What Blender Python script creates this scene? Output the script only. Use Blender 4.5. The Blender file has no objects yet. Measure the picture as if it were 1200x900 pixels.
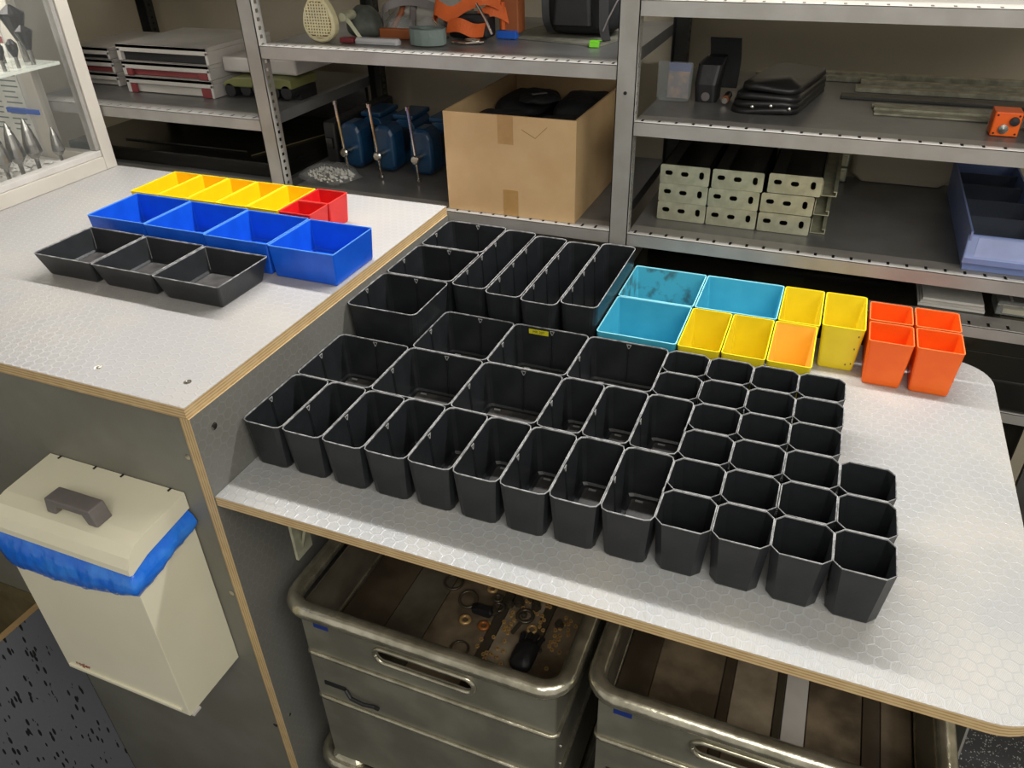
import bpy, bmesh, math, random
from mathutils import Vector, Matrix
random.seed(7)
D = bpy.data; S = bpy.context.scene; COL = S.collection

# ------------------------------------------------------------------ camera, light, exposure
K, LIFT = .70, .40      # all lengths below are scaled by K at the end, floor lifted to z = 0
cam = D.cameras.new('camera'); camo = D.objects.new('camera', cam); COL.objects.link(camo)
Rw = ((0.9271153, 0.3739966, -0.0241609), (0.1865789, -0.5165065, -0.8357089), (-0.3250315, 0.7702906, -0.5486409))
camo.matrix_world = Matrix(((Rw[0][0], -Rw[1][0], -Rw[2][0], 0), (Rw[0][1], -Rw[1][1], -Rw[2][1], 0),
                            (Rw[0][2], -Rw[1][2], -Rw[2][2], (1.82 + LIFT) * K), (0, 0, 0, 1)))
cam.sensor_width = 36; cam.lens = 905 / 1200 * 36; cam.clip_start = .02; cam.clip_end = 50
S.camera = camo
S.view_settings.view_transform = 'Standard'; S.view_settings.look = 'None'
S.view_settings.gamma = 1; S.view_settings.use_curve_mapping = False; S.view_settings.exposure = 0.10
w = D.worlds.new('room_air'); S.world = w; w.use_nodes = True
w.node_tree.nodes['Background'].inputs[0].default_value = (1, .97, .91, 1)
w.node_tree.nodes['Background'].inputs[1].default_value = .42

def area(name, loc, sx, sy, power, col, target=None):
    l = D.lights.new(name, 'AREA'); l.shape = 'RECTANGLE'; l.size = sx; l.size_y = sy; l.energy = power; l.color = col
    l.size *= K; l.size_y *= K; l.energy *= K * K
    o = D.objects.new(name, l); COL.objects.link(o)
    if target: o.rotation_euler = (Vector(target) - Vector(loc)).to_track_quat('-Z', 'Y').to_euler()
    o.location = (loc[0] * K, loc[1] * K, (loc[2] + LIFT) * K)
    return o
area('ceiling_tube_light', (-.45, 1.67, 2.28), 2.6, .08, 43, (1, .98, .96))
area('ceiling_tube_light', (.7, -.35, 2.55), 2.6, 1.0, 44, (1, .96, .89), (-.4, .9, .9))

# ------------------------------------------------------------------ materials
def lin(c):
    c = c / 255
    return c / 12.92 if c <= .04045 else ((c + .055) / 1.055) ** 2.4
def rgb(c): return (lin(c[0]), lin(c[1]), lin(c[2]), 1)
MATS = {}
def mat(name, col, rough=.5, metal=0, col2=None, scale=20, bump=0, bscale=60, alpha=None, trans=0, spec=.5, coat=0, contrast=(.4, .65)):
    if name in MATS: return MATS[name]
    m = D.materials.new(name); m.use_nodes = True; nt = m.node_tree; b = nt.nodes['Principled BSDF']
    b.inputs['Base Color'].default_value = rgb(col); b.inputs['Roughness'].default_value = rough
    b.inputs['Metallic'].default_value = metal; b.inputs['Specular IOR Level'].default_value = spec
    if coat: b.inputs['Coat Weight'].default_value = coat
    if trans: b.inputs['Transmission Weight'].default_value = trans; b.inputs['IOR'].default_value = 1.45
    if alpha is not None: b.inputs['Alpha'].default_value = alpha
    tc = nt.nodes.new('ShaderNodeTexCoord')
    n = nt.nodes.new('ShaderNodeTexNoise'); n.inputs['Scale'].default_value = scale; n.inputs['Detail'].default_value = 6
    nt.links.new(tc.outputs['Object'], n.inputs['Vector'])
    r = nt.nodes.new('ShaderNodeValToRGB'); c2 = col2 or tuple(x * .93 for x in col)
    r.color_ramp.elements[0].position = contrast[0]; r.color_ramp.elements[1].position = contrast[1]
    r.color_ramp.elements[0].color = rgb(c2); r.color_ramp.elements[1].color = rgb(col)
    nt.links.new(n.outputs['Fac'], r.inputs['Fac']); nt.links.new(r.outputs['Color'], b.inputs['Base Color'])
    if bump:
        n2 = nt.nodes.new('ShaderNodeTexNoise'); n2.inputs['Scale'].default_value = bscale; n2.inputs['Detail'].default_value = 4
        nt.links.new(tc.outputs['Object'], n2.inputs['Vector'])
        bp = nt.nodes.new('ShaderNodeBump'); bp.inputs['Strength'].default_value = bump; bp.inputs['Distance'].default_value = .004
        nt.links.new(n2.outputs['Fac'], bp.inputs['Height']); nt.links.new(bp.outputs['Normal'], b.inputs['Normal'])
    MATS[name] = m
    return m

def mnode(nt, op, a, b=None, c=None):
    n = nt.nodes.new('ShaderNodeMath'); n.operation = op
    for i, v in enumerate((a, b, c)):
        if v is None: continue
        if isinstance(v, (int, float)): n.inputs[i].default_value = v
        else: nt.links.new(v, n.inputs[i])
    return n.outputs[0]

def hexmat(name, axes, cell, base, line, rough=.32, dirt=(184, 179, 170), strength=.35):
    """phenolic film with a pressed hexagon pattern; axes picks the two object axes of the sheet"""
    m = D.materials.new(name); m.use_nodes = True; nt = m.node_tree; b = nt.nodes['Principled BSDF']
    tc = nt.nodes.new('ShaderNodeTexCoord'); sp = nt.nodes.new('ShaderNodeSeparateXYZ'); nt.links.new(tc.outputs['Object'], sp.inputs[0])
    X = mnode(nt, 'DIVIDE', sp.outputs[axes[0]], cell); Y = mnode(nt, 'DIVIDE', sp.outputs[axes[1]], cell)
    s3 = 3 ** .5
    def local(ox, oy):
        a = mnode(nt, 'SUBTRACT', mnode(nt, 'FLOORED_MODULO', mnode(nt, 'SUBTRACT', X, ox), 1), .5)
        c = mnode(nt, 'SUBTRACT', mnode(nt, 'FLOORED_MODULO', mnode(nt, 'SUBTRACT', Y, oy), s3), s3 / 2)
        return mnode(nt, 'ABSOLUTE', a), mnode(nt, 'ABSOLUTE', c)
    def hexd(p): return mnode(nt, 'MAXIMUM', p[0], mnode(nt, 'ADD', mnode(nt, 'MULTIPLY', p[0], .5), mnode(nt, 'MULTIPLY', p[1], s3 / 2)))
    d = mnode(nt, 'MINIMUM', hexd(local(0, 0)), hexd(local(.5, s3 / 2)))      # 0 centre .. .5 edge
    mr = nt.nodes.new('ShaderNodeMapRange'); mr.interpolation_type = 'SMOOTHSTEP'
    mr.inputs[1].default_value = .41; mr.inputs[2].default_value = .46
    nt.links.new(d, mr.inputs[0]); edge = mr.outputs[0]
    stripe = mnode(nt, 'SINE', mnode(nt, 'MULTIPLY', mnode(nt, 'ADD', X, mnode(nt, 'MULTIPLY', Y, .2)), 75))
    inner = mnode(nt, 'MULTIPLY', mnode(nt, 'SUBTRACT', 1, edge), mnode(nt, 'MULTIPLY', mnode(nt, 'ADD', stripe, 1), .35))
    h = mnode(nt, 'ADD', edge, inner)
    n = nt.nodes.new('ShaderNodeTexNoise'); n.inputs['Scale'].default_value = 5; n.inputs['Detail'].default_value = 7
    nt.links.new(tc.outputs['Object'], n.inputs['Vector'])
    mx = nt.nodes.new('ShaderNodeMixRGB'); mx.inputs[1].default_value = rgb(base); mx.inputs[2].default_value = rgb(dirt)
    mr2 = nt.nodes.new('ShaderNodeMapRange'); mr2.inputs[1].default_value = .45; mr2.inputs[2].default_value = .75
    nt.links.new(n.outputs['Fac'], mr2.inputs[0]); nt.links.new(mr2.outputs[0], mx.inputs[0])
    mx2 = nt.nodes.new('ShaderNodeMixRGB'); mx2.inputs[2].default_value = rgb(line)
    nt.links.new(mx.outputs[0], mx2.inputs[1]); nt.links.new(mnode(nt, 'MULTIPLY', edge, .6), mx2.inputs[0])
    nt.links.new(mx2.outputs[0], b.inputs['Base Color'])
    nt.links.new(mnode(nt, 'ADD', mnode(nt, 'MULTIPLY', edge, -.08), mnode(nt, 'ADD', rough - .05, mnode(nt, 'MULTIPLY', n.outputs['Fac'], .15))), b.inputs['Roughness'])
    bp = nt.nodes.new('ShaderNodeBump'); bp.inputs['Strength'].default_value = strength; bp.inputs['Distance'].default_value = .0006
    nt.links.new(h, bp.inputs['Height']); nt.links.new(bp.outputs['Normal'], b.inputs['Normal'])
    MATS[name] = m
    return m

def plymat(name, axis=2, pitch=.0028, light=(204, 178, 132), dark=(170, 140, 96)):
    m = D.materials.new(name); m.use_nodes = True; nt = m.node_tree; b = nt.nodes['Principled BSDF']
    b.inputs['Roughness'].default_value = .6
    tc = nt.nodes.new('ShaderNodeTexCoord'); sp = nt.nodes.new('ShaderNodeSeparateXYZ'); nt.links.new(tc.outputs['Object'], sp.inputs[0])
    s = mnode(nt, 'SINE', mnode(nt, 'MULTIPLY', sp.outputs[axis], 2 * math.pi / (pitch * 2)))
    n = nt.nodes.new('ShaderNodeTexNoise'); n.inputs['Scale'].default_value = 40; n.inputs['Detail'].default_value = 5
    nt.links.new(tc.outputs['Object'], n.inputs['Vector'])
    f = mnode(nt, 'ADD', mnode(nt, 'MULTIPLY', s, .4), n.outputs['Fac'])
    r = nt.nodes.new('ShaderNodeValToRGB'); r.color_ramp.elements[0].position = .15; r.color_ramp.elements[1].position = .6
    r.color_ramp.elements[0].color = rgb(dark); r.color_ramp.elements[1].color = rgb(light)
    nt.links.new(f, r.inputs[0]); nt.links.new(r.outputs[0], b.inputs['Base Color']); MATS[name] = m
    return m

def speckle(name, base, fleck, scale, thr, stretch=(1, 1, 1), rot=(0, 0, 0), rough=.5, fleck2=None):
    m = D.materials.new(name); m.use_nodes = True; nt = m.node_tree; b = nt.nodes['Principled BSDF']
    b.inputs['Roughness'].default_value = rough
    tc = nt.nodes.new('ShaderNodeTexCoord'); mp = nt.nodes.new('ShaderNodeMapping'); mp.inputs['Scale'].default_value = stretch; mp.inputs['Rotation'].default_value = rot
    nt.links.new(tc.outputs['Object'], mp.inputs[0])
    v = nt.nodes.new('ShaderNodeTexVoronoi'); v.inputs['Scale'].default_value = scale; nt.links.new(mp.outputs[0], v.inputs['Vector'])
    n = nt.nodes.new('ShaderNodeTexNoise'); n.inputs['Scale'].default_value = scale * .35; n.inputs['Detail'].default_value = 3; nt.links.new(mp.outputs[0], n.inputs['Vector'])
    t = mnode(nt, 'MULTIPLY', mnode(nt, 'LESS_THAN', v.outputs['Distance'], thr), mnode(nt, 'GREATER_THAN', n.outputs['Fac'], .5))
    mx = nt.nodes.new('ShaderNodeMixRGB'); mx.inputs[1].default_value = rgb(base); mx.inputs[2].default_value = rgb(fleck)
    nt.links.new(t, mx.inputs[0]); nt.links.new(mx.outputs[0], b.inputs['Base Color']); MATS[name] = m
    return m

FILM_TOP = hexmat('film_top', (0, 1), .0212, (166, 167, 165), (176, 177, 178), rough=.28, strength=.4)
FILM_CTR = hexmat('film_counter', (0, 1), .0212, (174, 172, 170), (184, 182, 181), rough=.36, strength=.5)
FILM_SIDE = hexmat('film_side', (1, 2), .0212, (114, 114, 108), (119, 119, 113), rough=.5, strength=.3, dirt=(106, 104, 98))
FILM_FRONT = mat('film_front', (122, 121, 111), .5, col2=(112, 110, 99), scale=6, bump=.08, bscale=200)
PLY = plymat('plywood_edge'); PLYV = plymat('plywood_edge_upright', 0)
PLYFACE = mat('plywood_face', (112, 102, 72), .6, col2=(84, 74, 48), scale=9)
STEEL = mat('painted_steel', (158, 155, 150), .42, .1, col2=(148, 145, 139), scale=14)
STEEL_D = mat('shelf_deck', (126, 126, 125), .34, .2, col2=(110, 109, 107), scale=7, bump=.05)
STEEL_P = mat('post_steel', (150, 148, 142), .45, .1, col2=(138, 135, 128), scale=10)
BLACKP = mat('black_plastic', (38, 40, 43), .34, col2=(32, 34, 36), scale=25, bump=.05, bscale=180)
RIMP = mat('worn_rim_highlight', (172, 172, 172), .3, col2=(112, 112, 112), scale=60)  # worn edge, with its specular highlight painted in as pale grey
CLIP = mat('mould_mark_glint', (160, 160, 158), .3)  # for the triangle marks and the glints painted on the pot floors
WORNF = mat('worn_floor', (82, 80, 78), .4, col2=(58, 57, 56), scale=40)
GROOVE = mat('divider_groove', (14, 14, 15), .5)
BLUEP = mat('blue_plastic', (20, 92, 214), .33, col2=(16, 82, 200), scale=18)
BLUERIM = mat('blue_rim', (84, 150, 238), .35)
YELP = mat('yellow_plastic', (232, 212, 40), .38, col2=(224, 202, 34), scale=16)
YELRIM = mat('yellow_rim', (250, 226, 40), .35)
YEL2 = mat('bright_yellow_plastic', (250, 206, 14), .38, col2=(246, 196, 12), scale=16)
AMBP = mat('amber_plastic', (244, 200, 84), .42, col2=(240, 192, 76), scale=16)
REDP = mat('red_plastic', (222, 34, 34), .36, col2=(206, 26, 30), scale=16)
REDRIM = mat('red_rim', (240, 70, 64), .35)
ORAP = mat('orange_plastic', (246, 108, 18), .42, col2=(240, 96, 14), scale=14)
ORARIM = mat('orange_rim', (250, 124, 62), .35)
CYAP = mat('cyan_plastic', (72, 172, 196), .4, col2=(62, 162, 188), scale=18)
CYAP_D = mat('cyan_plastic_scuffed', (72, 168, 190), .45, col2=(66, 112, 122), scale=30, contrast=(.38, .5))
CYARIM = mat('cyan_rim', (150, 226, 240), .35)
ALU = mat('worn_aluminium', (160, 158, 142), .34, .55, col2=(138, 136, 122), scale=9, bump=.12, bscale=30)
ALU_T = mat('aluminium_tube', (214, 208, 186), .22, .85, col2=(170, 165, 144), scale=22, bump=.2, bscale=50)
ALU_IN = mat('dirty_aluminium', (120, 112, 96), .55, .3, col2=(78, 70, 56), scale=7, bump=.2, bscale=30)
DIRT = mat('dirty_board', (138, 122, 98), .6, col2=(76, 64, 48), scale=9, bump=.2, bscale=50)
DIRT2 = mat('dirty_board_pale', (170, 156, 132), .6, col2=(100, 86, 66), scale=8, bump=.2, bscale=50)
DARKBR = mat('dark_stained_board', (88, 76, 60), .5, col2=(60, 50, 38), scale=9)
CREAM = mat('cream_enamel', (232, 227, 202), .34, col2=(227, 222, 196), scale=6)
GREYPL = mat('grey_plastic', (112, 106, 104), .5)
BAG = mat('blue_film', (26, 110, 224), .2, col2=(58, 138, 236), scale=30, bump=.4, bscale=26, alpha=.96, contrast=(.3, .6))  # paler second tone puts the shiny streaks into the film colour
CARD = mat('cardboard', (206, 174, 128), .75, col2=(198, 164, 118), scale=10)
CARD_T = mat('parcel_tape', (188, 148, 92), .35)
CARD_IN = mat('cardboard_inside', (120, 96, 66), .8)
BLACKC = mat('black_cloth', (22, 22, 24), .8, bump=.4, bscale=60)
BLACKR = mat('black_rubber', (30, 30, 32), .5, bump=.3, bscale=30)
BLACKL = mat('black_lacquer', (22, 22, 21), .22, col2=(34, 32, 22), scale=3)
CHROME = mat('chrome', (205, 200, 190), .18, 1)
VBLUE = mat('vice_blue', (22, 66, 100), .35, col2=(16, 50, 80), scale=12)
VDARK = mat('vice_dark_blue', (26, 34, 48), .5)
GALV = mat('galvanised', (196, 196, 170), .42, .4, col2=(170, 170, 146), scale=30)
DSTEEL = mat('dark_steel', (66, 66, 62), .45, .5, col2=(50, 50, 46), scale=10)
PALEST = mat('pale_strip', (156, 154, 134), .5, .2, col2=(122, 120, 102), scale=40)
BINBL = mat('storage_bin_blue', (128, 146, 196), .45, col2=(120, 138, 188), scale=12)
WALLM = mat('plaster', (186, 176, 154), .8, col2=(174, 164, 142), scale=3, bump=.1, bscale=80)
WHITE = mat('white_enamel', (206, 202, 196), .45, col2=(190, 185, 178), scale=8)
PAPER = mat('paper', (225, 224, 216), .7)
REDDARK = mat('dull_red', (138, 60, 62), .55)
FRAME = mat('cabinet_frame', (204, 198, 186), .42, .1, col2=(198, 192, 180), scale=6)
GLASS = mat('clear_glass', (235, 240, 238), .03, alpha=.03)
SILV = mat('machined_steel', (150, 148, 142), .25, .95)
CARB = mat('dark_carbide', (52, 50, 50), .3, .8)
BRASS = mat('tarnished_brass', (216, 180, 120), .35, .3, col2=(180, 142, 88), scale=60)
OILY = mat('oily_steel', (92, 84, 70), .35, .5)
BLUET = mat('blue_tape', (24, 52, 130), .5)
CREAMP = mat('cream_filter', (222, 212, 170), .5)
GREYST = mat('grey_strap', (116, 130, 126), .7, bump=.3, bscale=120)
ORST = mat('orange_webbing', (212, 96, 34), .7, bump=.3, bscale=150)
CLEARP = mat('clear_film', (225, 228, 225), .10, alpha=.18)
GREEN = mat('green_plastic', (120, 214, 40), .5)
BLUEB = mat('bright_blue', (26, 92, 196), .5)
BROWN = mat('orange_brown', (150, 82, 40), .6)
OLIVE = mat('olive_case', (124, 126, 74), .5)
YLAB = mat('yellow_label', (214, 206, 40), .5)
YLAB_D = mat('label_ink', (70, 66, 10), .6)
REDINK = mat('red_ink', (150, 60, 50), .6)
FLOORM = speckle('speckled_floor', (50, 50, 52), (150, 150, 146), 160, .32, rough=.55)
FLECK = speckle('flecked_rubber', (108, 110, 116), (26, 26, 28), 40, .30, stretch=(1, 2.6, .55), rot=(0, 0, 0), rough=.6)

# ------------------------------------------------------------------ mesh builder
class MB:
    def __init__(s): s.v = []; s.f = []; s.mi = []; s.cur = 0
    def add(s, vs, fs):
        o = len(s.v); s.v += [tuple(v) for v in vs]; s.f += [tuple(i + o for i in f) for f in fs]; s.mi += [s.cur] * len(fs); return s
    def box(s, x0, x1, y0, y1, z0, z1):
        vs = [(x, y, z) for z in (z0, z1) for y in (y0, y1) for x in (x0, x1)]
        return s.add(vs, [(0, 2, 3, 1), (4, 5, 7, 6), (0, 1, 5, 4), (2, 6, 7, 3), (0, 4, 6, 2), (1, 3, 7, 5)])
    def loft(s, rings, cap0=True, cap1=True, closed=True):
        n = len(rings[0]); vs = [p for r in rings for p in r]; fs = []
        for k in range(len(rings) - 1):
            for i in range(n if closed else n - 1):
                j = (i + 1) % n; fs.append((k * n + i, k * n + j, (k + 1) * n + j, (k + 1) * n + i))
        if cap0: fs.append(tuple(range(n - 1, -1, -1)))
        if cap1: fs.append(tuple((len(rings) - 1) * n + i for i in range(n)))
        return s.add(vs, fs)
    def prism(s, pts, axis, a, b):
        """2-D outline pts extruded along axis from a to b"""
        def P(p, t): return {0: (t, p[0], p[1]), 1: (p[0], t, p[1]), 2: (p[0], p[1], t)}[axis]
        return s.loft([[P(p, a) for p in pts], [P(p, b) for p in pts]])
    def tube(s, pts, r, n=8, closed=False, caps=True, radii=None):
        pts = [Vector(p) for p in pts]; rings = []; m = len(pts); up = Vector((0, 0, 1)); prev = None
        for i, p in enumerate(pts):
            if closed: t = pts[(i + 1) % m] - pts[i - 1]
            else: t = pts[min(i + 1, m - 1)] - pts[max(i - 1, 0)]
            t.normalize()
            if prev is None:
                a = up if abs(t.z) < .9 else Vector((1, 0, 0)); u = t.cross(a).normalized()
            else: u = (prev - t * prev.dot(t)).normalized()
            prev = u; v = t.cross(u); rr = radii[i] if radii else r
            rings.append([tuple(p + (u * math.cos(q) + v * math.sin(q)) * rr) for q in [2 * math.pi * k / n for k in range(n)]])
        if closed: rings.append(rings[0]); return s.loft(rings, False, False)
        return s.loft(rings, caps, caps)
    def lathe(s, prof, c, axis=2, n=20):
        rings = []
        for r, h in prof:
            ring = []
            for k in range(n):
                a = 2 * math.pi * k / n; x, y = r * math.cos(a), r * math.sin(a)
                q = {2: (x, y, h), 1: (x, h, y), 0: (h, x, y)}[axis]
                ring.append((c[0] + q[0], c[1] + q[1], c[2] + q[2]))
            rings.append(ring)
        return s.loft(rings)
    def ribbon(s, pts, wvec, t=.0015):
        """flat strap following pts, width vector wvec"""
        pts = [Vector(p) for p in pts]; wv = Vector(wvec); rings = []
        if len(pts) < 12:
            q = [pts[0]] + pts + [pts[-1]]; out = []
            for i in range(1, len(q) - 2):
                for k in range(6):
                    u = k / 6; a, b, c, d = q[i - 1:i + 3]
                    out.append(.5 * ((2 * b) + (c - a) * u + (2 * a - 5 * b + 4 * c - d) * u * u + (3 * b - a - 3 * c + d) * u ** 3))
            pts = out + [pts[-1]]
        for i, p in enumerate(pts):
            d = (pts[min(i + 1, len(pts) - 1)] - pts[max(i - 1, 0)]).normalized(); n = d.cross(wv).normalized() * t
            rings.append([tuple(p - wv / 2 - n), tuple(p + wv / 2 - n), tuple(p + wv / 2 + n), tuple(p - wv / 2 + n)])
        return s.loft(rings)
    def build(s, name, m, parent=None, bevel=0, smooth=False, world=True, jitter=0, seg=2, sub=0):
        me = D.meshes.new(name); me.from_pydata(s.v, [], s.f)
        bm = bmesh.new(); bm.from_mesh(me); bmesh.ops.recalc_face_normals(bm, faces=bm.faces)
        if jitter:
            for v in bm.verts: v.co += Vector([random.uniform(-jitter, jitter) for _ in range(3)])
        bm.to_mesh(me); bm.free()
        for mm in (m if isinstance(m, (list, tuple)) else [m]): me.materials.append(mm)
        if isinstance(m, (list, tuple)): me.polygons.foreach_set('material_index', s.mi)
        o = D.objects.new(name, me); COL.objects.link(o)
        if parent is not None:
            o.parent = parent
            if world:
                off = Vector((0, 0, 0)); p = parent
                while p: off += p.location; p = p.parent
                me.transform(Matrix.Translation(-off))
        if bevel:
            b = o.modifiers.new('bevel', 'BEVEL'); b.width = bevel; b.segments = seg; b.limit_method = 'ANGLE'; b.angle_limit = .6
        if sub: b = o.modifiers.new('subsurf', 'SUBSURF'); b.levels = b.render_levels = sub
        if smooth: me.shade_smooth()
        return o

def rr(cx, cy, w, d, z, r, n=4):
    """rounded rectangle ring"""
    pts = []; r = min(r, w / 2 - 1e-4, d / 2 - 1e-4)
    for (sx, sy, a0) in ((1, 1, 0), (-1, 1, 90), (-1, -1, 180), (1, -1, 270)):
        for k in range(n + 1):
            a = math.radians(a0 + 90 * k / n)
            pts.append((cx + sx * (w / 2 - r) + r * math.cos(a), cy + sy * (d / 2 - r) + r * math.sin(a), z))
    return pts
def thing(name, label, cat, loc=(0, 0, 0), rz=0, group=None):
    o = D.objects.new(name, None); COL.objects.link(o); o.location = loc; o.rotation_euler = (0, 0, rz); o.empty_display_size = .02
    o['label'] = label; o['category'] = cat
    if group: o['group'] = group
    return o
def tag(o, label, cat, group=None):
    o['label'] = label; o['category'] = cat
    if group: o['group'] = group
    return o
def struct(o): o['kind'] = 'structure'; return o
def dup(root, loc, rz=None, label=None):
    r = root.copy(); COL.objects.link(r); r.location = loc
    if rz is not None: r.rotation_euler = (0, 0, rz)
    if label: r['label'] = label
    for ch in list(root.children):
        c = ch.copy(); COL.objects.link(c); c.parent = r
        for g in list(ch.children):
            d = g.copy(); COL.objects.link(d); d.parent = c
    return r
def plate(outer, holes, t):
    """flat plate (XY outline, thickness t up Z) with real holes; returns verts, faces"""
    cu = D.curves.new('tmp', 'CURVE'); cu.dimensions = '2D'; cu.fill_mode = 'BOTH'; cu.extrude = t / 2
    for ring in [outer] + holes:
        sp = cu.splines.new('POLY'); sp.points.add(len(ring) - 1); sp.use_cyclic_u = True
        for i, p in enumerate(ring): sp.points[i].co = (p[0], p[1], 0, 1)
    ob = D.objects.new('tmp', cu); COL.objects.link(ob)
    me = D.meshes.new_from_object(ob.evaluated_get(bpy.context.evaluated_depsgraph_get()))
    vs = [tuple(v.co) for v in me.vertices]; fs = [tuple(p.vertices) for p in me.polygons]
    D.objects.remove(ob); D.curves.remove(cu); D.meshes.remove(me)
    return vs, fs
def oval(cx, cy, w, h, n=6):
    r = min(w, h) / 2; return [(p[0], p[1]) for p in rr(cx, cy, w, h, 0, r - 1e-5, n)]
def text(name, body, size, m, parent, loc, rot, ext=.0002):
    cu = D.curves.new(name, 'FONT'); cu.body = body; cu.size = size; cu.extrude = ext; cu.align_x = 'CENTER'; cu.align_y = 'CENTER'
    ob = D.objects.new(name, cu); COL.objects.link(ob)
    me = D.meshes.new_from_object(ob.evaluated_get(bpy.context.evaluated_depsgraph_get())); D.objects.remove(ob); D.curves.remove(cu)
    me.materials.clear(); me.materials.append(m); o = D.objects.new(name, me); COL.objects.link(o); o.parent = parent
    o.location = loc; o.rotation_euler = rot
    return o

# ------------------------------------------------------------------ the room
struct(MB().box(-4.5, 3, -1.6, 2.5, -.45, -.40).build('floor', FLOORM))
struct(MB().box(-4.5, 3, 2.42, 2.5, -.40, 2.75).build('wall_back', WALLM))
struct(MB().box(-4.5, -4.42, -1.6, 2.42, -.40, 2.75).build('wall_left', WALLM))
struct(MB().box(-4.5, 3, -1.6, 2.5, 2.75, 2.8).build('ceiling', WHITE))

# ------------------------------------------------------------------ counter on the left
TOPZ = 1.111; XP = -.892
ct = thing('workshop_counter', 'tall grey film-faced plywood counter on the left, carrying blue, yellow and black trays', 'counter', (-1.6, 1.2, 0))
tt = 1.089
MB().box(-2.75, XP - .003, .747, 1.717, TOPZ - .0008, TOPZ).build('top_surface', FILM_CTR, ct)
MB().box(-2.75, XP - .003, .746, 1.718, tt, TOPZ - .0009).build('top_edge', PLY, ct)
MB().box(-.914, XP, .7475, 1.715, -.40, tt - .0005).build('end_panel_core', PLYV, ct)
MB().box(XP, XP + .0008, .7482, 1.715, -.40, tt - .0005).build('end_panel_face', FILM_SIDE, ct)
MB().box(-2.75, -.9145, .750, .768, .385, tt - .0005).build('front_panel', FILM_FRONT, ct)
MB().box(-1.549, -.9145, .750, .768, -.40, .3845).build('front_panel', FILM_FRONT, ct)
def screw(par, c, axis, r=.005):
    mb = MB(); mb.lathe([(r, 0), (r, .0008), (r * .6, .0014), (.0004, .0014)], c, axis, 12); return mb.build('screw', CHROME, par)
for sx, sy in ((-1.13, .795), (-.945, .812)):
    mb = MB(); mb.lathe([(.007, 0), (.007, .0006), (.0045, .0007), (.0004, .0002)], (sx, sy, TOPZ), 2, 12); mb.build('screw', CHROME, ct)
screw(ct, (XP + .0008, .792, 1.045), 0, .007); screw(ct, (XP + .0008, .768, .255), 0, .004)
for sx, sz in ((-.925, 1.0), (-.925, .66), (-.9225, .225)): MB().lathe([(.006, 0), (.006, -.001), (.0004, -.0012)], (sx, .7499, sz), 1, 12).build('screw', CHROME, ct)

lp = thing('open_plywood_box', 'low open plywood box with flecked dark rubber side, at the foot of the counter', 'box', (-1.8, .5, 0))
MB().box(-1.5515, -1.550, -.2, .7495, -.40, .3845).build('rubber_face', FLECK, lp)
MB().box(-1.571, -1.552, -.2, .7495, -.40, .385).build('side_board', PLY, lp)
MB().box(-2.7, -1.572, .731, .7495, -.40, .384).build('back_board', PLYFACE, lp)
MB().box(-2.7, -1.572, -.2, .730, .02, .04).build('bottom_board', DARKBR, lp)
MB().box(-2.7, -1.572, -.2, -.182, .041, .384).build('front_board', PLYFACE, lp)

# ------------------------------------------------------------------ low worktop
WZ = .92
wt = thing('folding_worktop', 'low grey worktop of film-faced plywood with rounded right corners, full of black pots', 'worktop', (-.25, 1.2, WZ - .02))
def corner_out(x0, x1, y0, y1, rf, rb, n=10):
    p = [(x0, y1), (x0, y0)]
    for k in range(n + 1):
        a = math.radians(-90 + 90 * k / n); p.append((x1 - rf + rf * math.cos(a), y0 + rf + rf * math.sin(a)))
    for k in range(n + 1):
        a = math.radians(90 * k / n); p.append((x1 - rb + rb * math.cos(a), y1 - rb + rb * math.sin(a)))
    return p
MB().prism(corner_out(-.8905, .405, .7505, 1.680, .085, .085), 2, WZ - .0008, WZ).build('top_surface', FILM_TOP, wt)
MB().prism(corner_out(-.8908, .4055, .750, 1.6805, .085, .085), 2, WZ - .0210, WZ - .0009).build('board', PLY, wt)
mb = MB(); mb.box(-.790, -.784, .800, .845, .752, .8985); mb.box(-.7835, -.735, .800, .845, .894, .8985)
mb.prism([(-.7838, .770), (-.7838, .785), (-.752, .8938), (-.742, .8938)], 1, .818, .824); b_ = mb.build('bracket', GALV, wt)
mb = MB(); mb.box(-.782, .35, .848, .872, .868, .8985); mb.build('rail', GALV, wt)

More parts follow.
